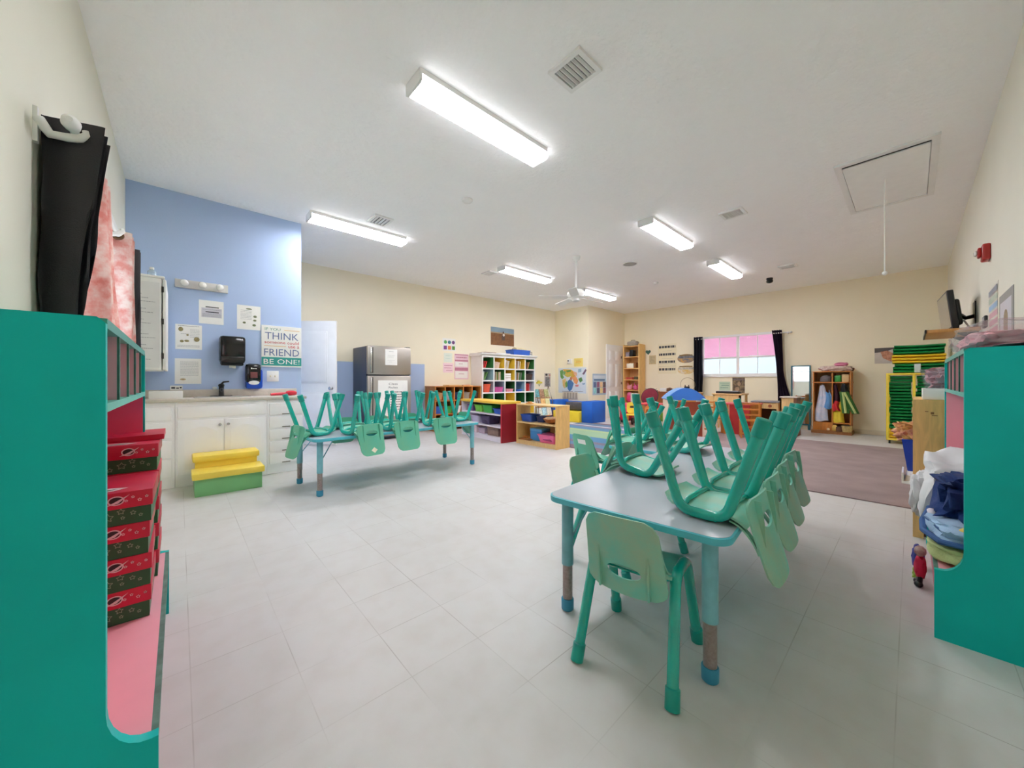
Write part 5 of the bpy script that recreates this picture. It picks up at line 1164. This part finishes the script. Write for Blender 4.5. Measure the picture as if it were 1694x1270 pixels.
part('body', B().box(-.07, 0, 0, .07, .02, .1, .008), BLACK, t); part('label', B().box(-.05, .02, .06, .05, .0206, .085), GRYB, t)
s = Sheet('colour_chart', 'tall poster with gray, blue and pink bands on the right wall', 'poster', '+y', YR, 4.43, 1.40, 4.90, 1.79, M((226, 222, 208), .6, .03), .002)
for k, c in enumerate(((214, 150, 160), (220, 160, 168), (216, 170, 176), (150, 180, 206), (190, 200, 180), (140, 146, 156))): s.rects('band', [(.04, .06 + .155 * k, .96, .17 + .155 * k)], M(c, .6, .1, 20))
s = Sheet('arch_picture', 'gray bordered picture of an arch on the right wall', 'picture', '+y', YR, 3.83, 1.30, 4.36, 1.65, M((150, 150, 146), .6, .06), .004)
s.rects('pale_field', [(.08, 0, .9, .84)], M((206, 204, 210), .6, .03)); s.polys('arch', [[(.36, .02), (.66, .02), (.66, .5)] + [(.51 + .15 * math.cos(PI * k / 8), .5 + .16 * math.sin(PI * k / 8)) for k in range(1, 8)] + [(.36, .5)]], M((150, 130, 100), .6, .2, 30))

# painted cubby benches: teal ends, pink inside
def bench(name_lab, length, ROSE):
    """local frame: x along the wall, y from the wall into the room"""
    t = thing('cubby_bench', name_lab, 'cubby', (0, 0, 0))
    d0, d1, hb, ht = .285, .362, .28, 1.18
    prof = [(0, 0), (d1, 0), (d1, hb), (d0 + .065, hb)] + [(d0 + .065 - .065 * math.sin(PI / 2 * k / 6), hb + .09 - .09 * math.cos(PI / 2 * k / 6)) for k in range(1, 7)] + [(d0, ht - .012), (d0 - .012, ht), (0, ht)]
    for x0 in (0, length - .024): part('end_panel', B().prism(prof, 'x', x0, x0 + .024), TEAL, t, 'teal end panel')
    part('back_panel', B().box(.024, 0, 0, length - .024, .012, ht - .02), ROSE, t, 'pink back panel')
    for x0 in (.0245, length - .0295): part('inner_lining', B().prism([(.013, hb), (d0 - .006, hb), (d0 - .006, .984), (.013, .984)], 'x', x0, x0 + .005), ROSE, t, 'pink inner face of the end')
    part('top', B().box(.024, 0, ht - .02, length - .024, d0, ht), M((70, 160, 146), .4, .1, 4.), t)
    part('cubby_shelf', B().box(.024, .012, .985, length - .024, d0, 1.003), M((96, 190, 176), .4, .12, 4.), t)
    part('seat', B().box(.024, .012, hb - .024, length - .024, d1 - .012, hb), PINK, t, 'pink seat')
    part('seat_edge', B().box(.024, d1 - .012, hb - .026, length - .024, d1, hb), M((96, 130, 118), .5, .3, 26.), t)
    part('front_panel', B().box(.024, d1 - .03, .0, length - .024, d1 - .014, hb - .026), M((196, 120, 134), .5, .1, 5.), t)
    n = 5
    for k in range(1, n):
        xx = .012 + (length - .024) * k / n
        dv = part('divider', B().box(xx - .008, .012, 1.003, xx + .008, d0 - .004, ht - .02), PINK, t)
        part('divider_edge', B().box(xx - .0082, d0 - .0045, 1.003, xx + .0082, d0, ht - .02), M((60, 110, 96), .5, .4, 26.), dv)
    for k in range(n):
        xa = .012 + (length - .024) * k / n + .012; xb = .012 + (length - .024) * (k + 1) / n - .012
        part('cubby_lining', B().box(xa, .0125, 1.004, xb, .018, ht - .021), PINK, t)
    return t
L_ = bench('teal and pink cubby bench against the left wall, under the curtains', 1.18, ROSE)
L_.location = (-.395, 2.285, 0); L_.rotation_euler = (0, 0, -PI / 2)
Rb = bench('teal and pink cubby bench against the right wall, heaped with bags and cloths', 1.27, PINK)
Rb.location = (2.285, -.425, 0)

# shoe boxes
LIDR = M((206, 24, 62), .42, .06, 5.); LIDG = M((32, 104, 62), .42, .1, 5.)
PRT = M((236, 214, 214), .5, .05); PRG = M((150, 190, 150), .5, .08); DKP = M((40, 44, 40), .5, .1)
def star(cx, cz, r, k=.5):
    return [(cx + (r if i % 2 == 0 else r * k) * math.sin(PI * i / 5), cz + (r if i % 2 == 0 else r * k) * math.cos(PI * i / 5)) for i in range(10)]
def outline(b, pts, y, w):
    n = len(pts)
    for i in range(n):
        p, q = Vector(pts[i]), Vector(pts[(i + 1) % n]); d = (q - p).normalized(); nn = Vector((-d.y, d.x)) * w
        b.add([(p.x + nn.x, y, p.y + nn.y), (q.x + nn.x, y, q.y + nn.y), (q.x - nn.x, y, q.y - nn.y), (p.x - nn.x, y, p.y - nn.y)], [(0, 1, 2, 3)])
BW, BD_, BH = .31, .31, .104
def gift_box(lab, x1, y0, z, rz=0., marks=True):
    t = thing('shoe_box', lab, 'box', (x1, y0, z), rz, 'gift shoe boxes on the left bench')
    part('base', B().box(-BW + .004, .004, 0, -.004, BD_ - .004, .075), LIDG, t, 'green base')
    part('lid', B().box(-BW, 0, .052, 0, BD_, BH, .002), LIDR, t, 'red lid')
    b = B(); yy = -.0012
    c = (-.082, .079)
    ring = [(c[0] + .017 * math.cos(2 * PI * k / 20), c[1] + .013 * math.sin(2 * PI * k / 20)) for k in range(20)]
    outline(b, ring, yy, .0016)
    b.add([(c[0] - .024, yy - .0004, c[1] - .014), (c[0] - .004, yy - .0004, c[1] - .004), (c[0] + .03, yy - .0004, c[1] + .016), (c[0] + .004, yy - .0004, c[1] - .009)], [(0, 1, 2, 3)])
    for px, pz, r in ((-.06, .075, .004), (-.045, .085, .004), (-.03, .074, .005), (-.014, .082, .004), (-.15, .078, .004), (-.18, .07, .004)): outline(b, star(px, pz, r), yy, .0007)
    part('lid_print', b, PRT, t, smooth=0)
    bb = B().add([(c[0] + .0145 * math.cos(2 * PI * k / 16), -.0006, c[1] + .011 * math.sin(2 * PI * k / 16)) for k in range(16)], [tuple(range(16))]); part('emblem', bb, DKP, t, 'dark round emblem', smooth=0)
    b = B(); yy = .0034
    for px, pz, r in ((-.1, .028, .013), (-.072, .042, .009), (-.045, .034, .007), (-.028, .024, .005), (-.068, .022, .005), (-.13, .016, .008), (-.16, .03, .009), (-.2, .02, .01)): outline(b, star(px, pz, r), yy, .0008)
    part('star_print', b, PRG, t, smooth=0)
    b = B(); b.add([(-.2, .02, BH + .0007), (-.09, .03, BH + .0007), (-.06, .06, BH + .0007), (-.1, .08, BH + .0007), (-.2, .055, BH + .0007)], [(0, 1, 2, 3, 4)]); part('lid_top_print', b, PRT, t, smooth=0)
    b = B(); b.add([(-.18, .032, BH + .0012), (-.1, .04, BH + .0012), (-.085, .056, BH + .0012), (-.18, .05, BH + .0012)], [(0, 1, 2, 3)]); part('lid_top_swoosh', b, M((60, 110, 76), .5, .1), t, smooth=0)
    b = B()
    for k in range(5): b.add([(.0006, .03 + .055 * k, .056), (.0006, .05 + .055 * k, .06), (.0006, .055 + .055 * k, .098), (.0006, .035 + .055 * k, .09)], [(0, 1, 2, 3)])
    part('side_print', b, M((236, 206, 180), .5, .2, 30, kind='blotch', rgb2=(120, 40, 50)), t, smooth=0)
    return t
zs_ = .281
dxs = [0, .002, -.003, .004]
nm = ['lowest', 'second lowest', 'third', 'topmost']
for k in range(4): gift_box('%s red and green gift box in the front stack on the left bench' % nm[k], -.067 + dxs[k], 1.685 - .004 * k, zs_ + k * (BH + .001), R([0, .6, -.5, -.8][k]))
for k in range(5):
    lab = 'single red and green gift box set back on top of the rear stack' if k == 4 else '%s red and green gift box in the rear stack, mostly hidden' % ['lowest', 'second lowest', 'third', 'fourth'][k]
    gift_box(lab, -.058 - (.004 if k == 4 else 0), 2.005, zs_ + k * (BH + .001), R(0 if k < 4 else -1.) , True) if k != 4 else gift_box(lab, -.060, 2.004, zs_ + k * (BH + .001), R(-.6))
t = thing('box_lid', 'loose red lid lying tilted over the rear gift box', 'lid', (-.046, 2.12, zs_ + 5 * (BH + .001) + .001)); t.rotation_euler = (0, R(-1), 0)
part('rim', B().box(-.31, 0, 0, 0, .004, .018).box(-.31, .24, 0, 0, .244, .018).box(-.004, .004, 0, 0, .24, .018).box(-.31, .004, 0, -.306, .24, .018), LIDR, t); part('top', B().box(-.31, 0, .018, 0, .244, .021), LIDR, t)

# cloths and bags on the right bench
def heap(name, lab, cat, c, s_, m, seed, amp=.25, e=.6, fq=2.2): return solo(name, B().lump(c, *s_, seed, amp, e, 4, fq), m, lab, cat, smooth=60)
heap('green_blanket', 'pale green cloth at the bottom of the heap beside the teal end panel', 'cloth', (2.47, -.19, .325), (.15, .14, .044), M((196, 206, 146), .85, .1, 10., .2, 120), 1, .15)
t = thing('baby_blanket', 'light blue baby blanket with a duck print and dark blue binding, over the green cloth', 'blanket', (2.52, -.18, .37))
part('cloth', B().lump((0, 0, .045), .2, .135, .045, 5, .18, .6, 4), M((164, 194, 226), .85, .08, 9., .2, 120), t)
part('binding', B().tube([(-.2, -.1, .02), (-.2, 0, .012), (-.19, .1, .014), (-.08, .145, .02), (.05, .145, .03), (.16, .13, .04)], .012, 8).tube([(-.16, .09, .05), (-.02, .14, .07), (.12, .125, .08)], .008, 8), M((60, 96, 150), .85, .1), t)
part('duck_print', B().ball((-.17, .02, .06), .035, .6, 1, .8), M((236, 206, 110), .85, .1), t); part('white_print', B().ball((.04, .115, .075), .04, 1.2, .5, .5), M((230, 222, 230), .85, .05), t)
heap('navy_cloth', 'dark navy cloth thrown over the light blue blanket', 'cloth', (2.56, -.20, .545), (.15, .12, .085), M((20, 52, 112), .85, .2, 7., .2, 120), 11, .4, .5, 3.)
heap('white_pillow', 'big white pillow bag leaning in the middle of the right bench', 'pillow', (2.96, -.22, .475), (.24, .2, .195), M((228, 226, 228), .7, .03, 4.), 14, .3, .55, 1.8)
heap('white_bag', 'white plastic bag corner hanging off the front of the right bench', 'bag', (3.06, -.045, .42), (.1, .05, .12), M((222, 222, 224), .5, .03, 4.), 17, .4, .6, 2.5)
t = thing('plush_toy', 'red plush doll with black feet on the floor at the right bench front', 'toy', (2.80, -.03, 0))
part('body', B().lump((0, 0, .10), .038, .022, .055, 4, .2, .8, 3), M((196, 26, 66), .85, .1, 20), t); part('head', B().lump((.0, 0, .18), .026, .022, .025, 3, .15, .9, 3), M((150, 60, 70), .85, .3, 30, kind='blotch', rgb2=(206, 196, 190)), t)
part('leg', B().tube([(-.014, 0, .06), (-.018, .004, .02)], .011, 8), BLACK, t); part('leg', B().tube([(.014, 0, .06), (.02, .004, .02)], .011, 8), BLACK, t)
part('foot', B().ball((-.018, .006, .017), .017), BLACK, t); part('foot', B().ball((.02, .008, .017), .017), BLACK, t)
solo('lime_toy', B().lump((2.90, -.02, .03), .02, .018, .03, 6, .4, .7, 3), M((170, 206, 90), .8, .1), 'small lime green toy on the floor behind the red doll', 'toy')
solo('purple_toy', B().lump((3.08, -.025, .06), .03, .025, .06, 8, .3, .8, 3), M((70, 50, 130), .7, .3, 20, kind='blotch', rgb2=(60, 90, 170)), 'purple and blue toy on the floor by the end of the right bench', 'toy')
# plastic bag on the right bench top
t = thing('plastic_bag', 'clear plastic bag with pink cloth inside on the right bench top', 'bag', (2.72, -.27, 1.181))
part('cloth', B().lump((0, 0, .04), .36, .11, .04, 4, .25, .6, 4), M((226, 160, 170), .85, .15, 14., kind='blotch', rgb2=(240, 200, 206)), t, 'pink folded cloth')
part('film', B().lump((.03, .0, .056), .43, .135, .056, 9, .3, .6, 4, 4.), clear((245, 244, 246), .2, .1), t, 'crumpled clear film')

# wooden storage shelf past the right bench
wcx0, wcx1 = 3.66, 4.38
t = thing('wooden_shelf', 'wooden shelf unit with a plain end panel past the right bench', 'shelf', (4.0, -.22, 0))
part('end_panel', B().prism([(-.425, 0), (-.38, 0), (-.38, .385), (-.055, .385), (-.055, 0), (-.006, 0), (-.006, .925), (-.425, .925)], 'x', wcx0, wcx0 + .02), WOOD, t, w=True)
part('end_panel', B().box(wcx1 - .02, -.425, 0, wcx1, -.006, .925), WOOD, t, w=True)
for z in (.29, .385, .79, .925): part('shelf_board', B().box(wcx0 + .02, -.425, z - .02, wcx1 - .02, -.008, z), WOOD, t, w=True)
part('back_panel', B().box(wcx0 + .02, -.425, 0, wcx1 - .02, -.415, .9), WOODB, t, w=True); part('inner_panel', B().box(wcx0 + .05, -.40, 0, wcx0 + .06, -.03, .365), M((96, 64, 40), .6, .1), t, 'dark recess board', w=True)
part('scribble', B().box(wcx0 - .0008, -.075, .845, wcx0, -.06, .85).box(wcx0 - .0008, -.1, .83, wcx0, -.085, .845).box(wcx0 - .0008, -.115, .82, wcx0, -.09, .825), WOODB, t, w=True)
t = thing('clear_bin', 'clear plastic bin full of red toys on the wooden shelf end', 'bin', (3.85, -.19, 1.0))
part('body', B().prism([(-.125, 0), (.125, 0), (.15, .13), (-.15, .13)], 'x', -.16, .16), clear((235, 238, 242), .14, .1), t); part('toys', B().lump((0, 0, .07), .13, .115, .068, 6, .35, .6, 4, 4), M((200, 60, 60), .5, .3, 24, kind='blotch', rgb2=(190, 186, 200)), t)
part('label', B().box(-.1615, -.09, .03, -.16, -.0, .07), PAPER, t)
t = thing('white_box', 'white carton with a lime corner under the clear bin', 'box', (3.86, -.18, .926))
part('carton', B().box(-.17, -.14, 0, .17, .13, .073, .004), WHITE, t); part('lime_label', B().box(-.1706, -.135, .005, -.1701, -.07, .068), M((190, 214, 130), .5, .05), t)
t = thing('storage_bin', 'royal blue bin heaped with pink and yellow toys, jutting from the wooden shelf', 'bin', (4.12, -.09, .386))
part('body', B().prism([(-.13, 0), (.11, 0), (.14, .23), (-.15, .23)], 'x', -.14, .14), M((20, 66, 190), .35, .06), t); part('toys', B().lump((0, .05, .275), .13, .13, .075, 3, .4, .7, 4, 4), M((170, 60, 110), .6, .3, 18, kind='blotch', rgb2=(236, 200, 90)), t)
t = thing('paper_tray', 'white tray sticking out of the wooden shelf under the blue bin', 'tray', (4.1, -.09, .291))
part('tray', B().box(-.14, -.2, 0, .14, .14, .02, .004).box(-.14, .13, .02, .14, .14, .08), WHITE, t); part('papers', B().box(-.12, -.18, .02, .12, .12, .06), PAPER, t)

# ================================================================ kids' tables
TEDGE = M((80, 184, 200), .35, .10, 6.); TTOP = M((172, 180, 190), .3, .05, 3., .03, 200); TLEG = M((116, 178, 190), .35, .14, 14.); TINS = M((176, 166, 164), .35, .4, 70., metal=.35, kind='blotch', rgb2=(120, 104, 100)); TFOOT = M((54, 142, 176), .5, .06)
def table(lab, x, y, rz, L2, W2, H):
    t = thing('activity_table', lab, 'table', (x, y, 0), rz, 'activity tables')
    rp = rrect(L2, W2, .065, 6)
    part('table_top', B().prism(rrect(L2 - .008, W2 - .008, .06, 6), 'z', H - .024, H), TTOP, t, 'gray laminate top')
    n = len(rp); pr = [(-.008, H - .0005), (-.001, H - .003), (0, H - .012), (-.002, H - .026), (-.012, H - .03), (-.05, H - .0295)]
    b = B(); vs = []
    for o, z in pr:
        q = rrect(L2 + o, W2 + o, max(.012, .065 + o), 6); vs += [(p[0], p[1], z) for p in q]
    fs = [(r_ * n + i, r_ * n + (i + 1) % n, (r_ + 1) * n + (i + 1) % n, (r_ + 1) * n + i) for r_ in range(len(pr) - 1) for i in range(n)]
    fs.append(tuple(range((len(pr) - 1) * n, len(pr) * n)))
    part('edge_band', b.add(vs, fs), TEDGE, t, 'teal rounded edge')
    for sx in (-1, 1):
        for sy in (-1, 1):
            lx, ly = sx * (L2 - .075), sy * (W2 - .075)
            lg = part('leg', B().tube([(lx, ly, .21), (lx, ly, H - .029)], .0265, 18), TLEG, t)
            part('leg_insert', B().tube([(lx, ly, .04), (lx, ly, .215)], .0225, 16), TINS, lg, 'speckled metal insert')
            part('foot_cap', B().lathe([(0, 0), (.022, 0), (.028, .006), (.0285, .05), (.026, .054), (.0226, .054)], (lx, ly, 0), 18), TFOOT, lg, 'blue foot cap')
            part('brace', B().tube([(lx - sx * .022, ly - sy * .01, H * .62), (lx - sx * .14, ly - sy * .06, H - .03)], .0045, 6), TLEG, t)
    return t
T1 = (2.225, .852, R(5.2)); T2 = (1.825, 3.985, R(3.4)); T3 = (3.50, 1.64, R(5))
table('gray topped table nearest the camera, stacked with upturned green chairs', *T1, .955, .372, .53)
table('long gray topped table by the sink counter, stacked with upturned green chairs', *T2, .97, .37, .53)
table('lower table behind the near table, with three upturned chairs', *T3, .58, .30, .46)

# ---------------------------------------------------------------- chairs
CFR = M((0, 172, 156), .25, .10, 6., coat=.5); CAPM = M((0, 154, 140), .35, .08)
SHELLS = [M((104, 198, 182), .5, .2, 7., kind='blotch', rgb2=(156, 186, 158)), M((84, 184, 160), .5, .28, 6., kind='blotch', rgb2=(112, 182, 146))]
RZ, RYY, TR = .372, .150, .019
def side_path(y):
    s_ = 1 if y > 0 else -1
    F0 = Vector((.19, y + s_ * .018, .02)); C0 = Vector((.085, y, RZ)); C1 = Vector((-.075, y, RZ)); F1 = Vector((-.19, y + s_ * .018, .02))
    def fil(p, c, q, r=.05, n=5):
        a = c + (p - c).normalized() * r; d = c + (q - c).normalized() * r
        return [a * (1 - k / n) ** 2 + c * 2 * (k / n) * (1 - k / n) + d * (k / n) ** 2 for k in range(n + 1)]
    return [F0] + fil(F0, C0, C1) + fil(C0, C1, F1) + [F1]
def seat_fn(u, v):
    x = -.135 + .30 * u; s_ = 2 * v - 1
    w_ = .142 - .036 * max(0, (u - .8) / .2) ** 2.2 - .01 * max(0, (.15 - u) / .15)
    z = .366 - .012 * math.cos(s_ * PI / 2) * (.4 + .6 * math.sin(PI * u)) - .03 * max(0, (u - .8) / .2) ** 2 + .03 * max(0, (.18 - u) / .18) ** 1.5
    return (x, s_ * w_, z)
def back_shell():
    """ring grid from the hand hole out to the rounded outline"""
    n, rings = 48, 5; h0, h1 = .30, .585
    def outer(a):
        dx, dz = math.cos(a), math.sin(a)
        lo, hi = 0., .6
        for _ in range(30):
            mid = (lo + hi) / 2; x, z = dx * mid, .375 + dz * mid
            t_ = (z - h0) / (h1 - h0); w_ = .146 - .020 * t_
            inside = abs(x) < w_ and h0 - .012 * (1 - (x / .15) ** 2) < z < h1
            if inside:      # rounded top corners
                r_ = .05; cx_ = w_ - r_; cz_ = h1 - r_
                if abs(x) > cx_ and z > cz_ and (abs(x) - cx_) ** 2 + (z - cz_) ** 2 > r_ * r_: inside = False
                r2 = .035; cx2 = w_ - r2; cz2 = h0 + r2
                if abs(x) > cx2 and z < cz2 and (abs(x) - cx2) ** 2 + (z - cz2) ** 2 > r2 * r2: inside = False
            lo, hi = (mid, hi) if inside else (lo, mid)
        return dx * lo, .375 + dz * lo
    def map3(s_, z, off):
        t_ = (z - h0) / (h1 - h0)
        x = -.150 - .052 * t_ - .018 * t_ * t_ + 1.1 * s_ * s_ * (.9 - .3 * t_)
        return (x + off, s_, z)
    b = B(); vs = []
    for off in (0, -.007):
        for r_ in range(rings + 1):
            for k in range(n):
                a = 2 * PI * k / n
                ix, iz = .062 * math.cos(a), .378 + .027 * math.sin(a)
                ox, oz = outer(a); f_ = r_ / rings
                vs.append(map3(ix + (ox - ix) * f_, iz + (oz - iz) * f_, off))
    m_ = (rings + 1) * n; fs = []
    for r_ in range(rings):
        for k in range(n):
            q = (r_ * n + k, r_ * n + (k + 1) % n, (r_ + 1) * n + (k + 1) % n, (r_ + 1) * n + k)
            fs.append(q); fs.append(tuple(m_ + i for i in q[::-1]))
    for k in range(n):
        k2 = (k + 1) % n
        fs.append((k, k2, m_ + k2, m_ + k)); o = rings * n; fs.append((o + k, m_ + o + k, m_ + o + k2, o + k2))
    return b.add(vs, fs), map3
def make_chair(lab, shell):
    t = thing('child_chair', lab, 'chair', (0, 0, 0), 0, 'green stacking chairs')
    for y in (-RYY, RYY):
        p = side_path(y)
        sf = part('side_frame', B().tube(p, TR, 14), CFR, t)
        for a, c in ((p[0], p[1]), (p[-1], p[-2])):
            d = (c - a).normalized()
            part('foot_cap', B().tube([a - d * .021, a - d * .019, a + d * .04, a + d * .043], [.019, .0235, .0235, .0198], 14), CAPM, sf)
    for x in (-.07, .075): part('crossbar', B().tube([(x, -RYY + .01, RZ - .012), (x, -.1, RZ - .03), (x, .1, RZ - .03), (x, RYY - .01, RZ - .012)], .011, 10), CFR, t)
    part('seat', B().grid(seat_fn, 14, 12, .009), shell, t)
    b, m3 = back_shell()
    bk_ = part('backrest', b, shell, t)
    for s_ in (-.088, .088):
        vs = [m3(s_, z, -.006) for z in (.30, .34, .38, .42, .455)]
        prof = [(v[0], v[2]) for v in vs] + [(vs[4][0] - .002, .455), (vs[2][0] - .016, .385), (vs[0][0] - .022, .30)]
        part('rib', B().prism(prof, 'y', s_ - .003, s_ + .003), shell, bk_)
    for s_ in (-.125, .125):           # straps that join the seat to the back
        K = [Vector((-.085, s_, .374)), Vector((-.125, s_, .382)), Vector(m3(s_ * .96, .43, .004)), Vector(m3(s_ * .94, .475, .002))]
        part('strap', B().grid(lambda u, v: tuple(K[0] * (1 - u) ** 3 + K[1] * 3 * u * (1 - u) ** 2 + K[2] * 3 * u * u * (1 - u) + K[3] * u ** 3 + Vector((0, (v - .5) * .03, 0))), 8, 2, .006), shell, t)
    return t
PA = make_chair('', SHELLS[0]); PB = make_chair('', SHELLS[1])
used = {0: False, 1: False}
def chair(kind, lab, mat4, group):
    src = (PA, PB)[kind]
    if not used[kind]:
        used[kind] = True; o = src; o['label'] = lab; o['group'] = group
    else:
        o = dup(src, None, None, lab, group)
    o.matrix_world = mat4
    return o
def upright(x, y, rz): return Matrix.Translation((x, y, 0)) @ Matrix.Rotation(rz, 4, 'Z')
def flipped(T, H, u, v, face, tilt=0., twist=0., lift=0.):
    """seat down on a table: u along, v across; face = heading of the chair front in the table's frame"""
    x, y, rz = T
    px = x + math.cos(rz) * u - math.sin(rz) * v; py = y + math.sin(rz) * u + math.cos(rz) * v
    return Matrix.Translation((px, py, H + lift)) @ Matrix.Rotation(rz + face + twist, 4, 'Z') @ Matrix.Rotation(tilt, 4, 'Y') @ Matrix.Translation((0, 0, RZ + TR + .001)) @ Matrix.Rotation(PI, 4, 'X')
G1 = 'chairs upturned on the near table'; G2 = 'chairs upturned on the table by the sink'; G3 = 'chairs upturned on the low table'; G0 = 'chairs standing on the floor'
chair(0, 'worn green chair standing at the near end of the nearest table', upright(1.325, .715, R(10)), G0)
chair(0, 'green chair standing at the left side of the nearest table, back to the room', upright(1.87, 1.19, R(-87)), G0)
chair(0, 'second green chair standing pushed under the left side of the nearest table', upright(2.42, 1.15, R(-82)), G0)
oc = chair(1, 'green chair with a white label standing at the low table\'s near left corner', upright(2.80, 1.90, R(-12)), G0)
labelled = oc
ro = ['first', 'second', 'third', 'fourth']
for k, (u, tw, kd) in enumerate(((-.65, -4, 0), (-.29, -4, 0), (.07, -3, 0), (.45, -6, 0))):
    chair(kd, '%s upturned chair from the camera, right edge of the nearest table' % ro[k], flipped(T1, .531, u, -.265, PI / 2, 0, R(tw)), G1)
chair(0, 'first upturned chair on the left edge of the nearest table, tipped inward', flipped(T1, .531, -.21, .225, -PI / 2, R(13), R(3), .010), G1)
chair(0, 'upturned chair at the far left corner of the nearest table', flipped(T1, .531, .62, .24, -PI / 2, 0, R(-4)), G1)
chair(1, 'upturned chair at the near end of the low table, tipped inward', flipped(T3, .461, -.37, .18, -PI / 2, R(10), R(6), .006), G3)
chair(1, 'upturned chair in the middle of the low table', flipped(T3, .461, .0, .17, -PI / 2, 0, R(-6)), G3)
chair(1, 'upturned chair at the far end of the low table', flipped(T3, .461, .38, .16, -PI / 2, 0, R(4)), G3)
chair(1, 'upturned chair hanging off the left end of the sink table', flipped(T2, .531, -.86, -.03, 0, 0, R(6)), G2)
for k, (u, tw) in enumerate(((-.50, 10), (-.09, 2), (.42, -8))):
    oc = chair(1, '%s upturned chair from the left, camera side of the sink table' % ro[k], flipped(T2, .531, u, -.265, PI / 2, 0, R(tw)), G2)
    if k == 0:
        torn = oc
for k, (u, tw) in enumerate(((-.42, -4), (-.02, 5), (.36, -3))):
    chair(1, '%s upturned chair from the left, far side of the sink table' % ro[k], flipped(T2, .531, u, .25, -PI / 2, 0, R(tw)), G2)
chair(1, 'upturned chair at the end of the sink table nearest the white bookshelf', flipped(T2, .531, .87, .02, PI, 0, R(-5)), G2)

M3 = back_shell()[1]
part('sticker', B().grid(lambda u, v: M3(-.05 + .1 * u, .50 + .04 * v, -.0082), 10, 3), WHITE, labelled, 'white label', smooth=0)
part('sticker', B().grid(lambda u, v: M3(-.034 + .034 * (u + v), .537 + .026 * (u - v), -.0082), 6, 6), M((232, 222, 200), .6, .1, 20), torn, 'torn cream sticker', smooth=0)

# ================================================================ light and camera
w = bpy.data.worlds.new('World'); S.world = w; w.use_nodes = True
nt = w.node_tree; bg = nt.nodes['Background']
sky = nt.nodes.new('ShaderNodeTexSky')
try:
    sky.sky_type = 'HOSEK_WILKIE'; sky.turbidity = 4; sky.sun_direction = (-.3, .3, .9)
except Exception:
    pass
mixn = nt.nodes.new('ShaderNodeMix'); mixn.data_type = 'RGBA'; mixn.inputs['Factor'].default_value = .75
nt.links.new(sky.outputs[0], mixn.inputs['A']); mixn.inputs['B'].default_value = (.9, .95, 1, 1)
nt.links.new(mixn.outputs['Result'], bg.inputs['Color']); bg.inputs['Strength'].default_value = SKYS
cam = bpy.data.cameras.new('Camera'); co = bpy.data.objects.new('Camera', cam); COL.objects.link(co)
cam.sensor_width = 36; cam.lens = 36 * 603.5 / 1694; cam.shift_y = -5 / 1694; cam.clip_start = .02
co.location = (0, 0, 1.05); co.rotation_euler = (PI / 2, 0, math.atan2(.7385, .6743) - PI / 2)
S.camera = co
S.view_settings.view_transform = 'Standard'; S.view_settings.look = 'None'; S.view_settings.gamma = 1; S.view_settings.exposure = EXPO
S.view_settings.use_curve_mapping = False
S.cycles.max_bounces = 14; S.cycles.diffuse_bounces = 12; S.cycles.transparent_max_bounces = 12
S.cycles.sample_clamp_indirect = 10; S.cycles.use_denoising = True
S.cycles.caustics_reflective = False; S.cycles.caustics_refractive = False
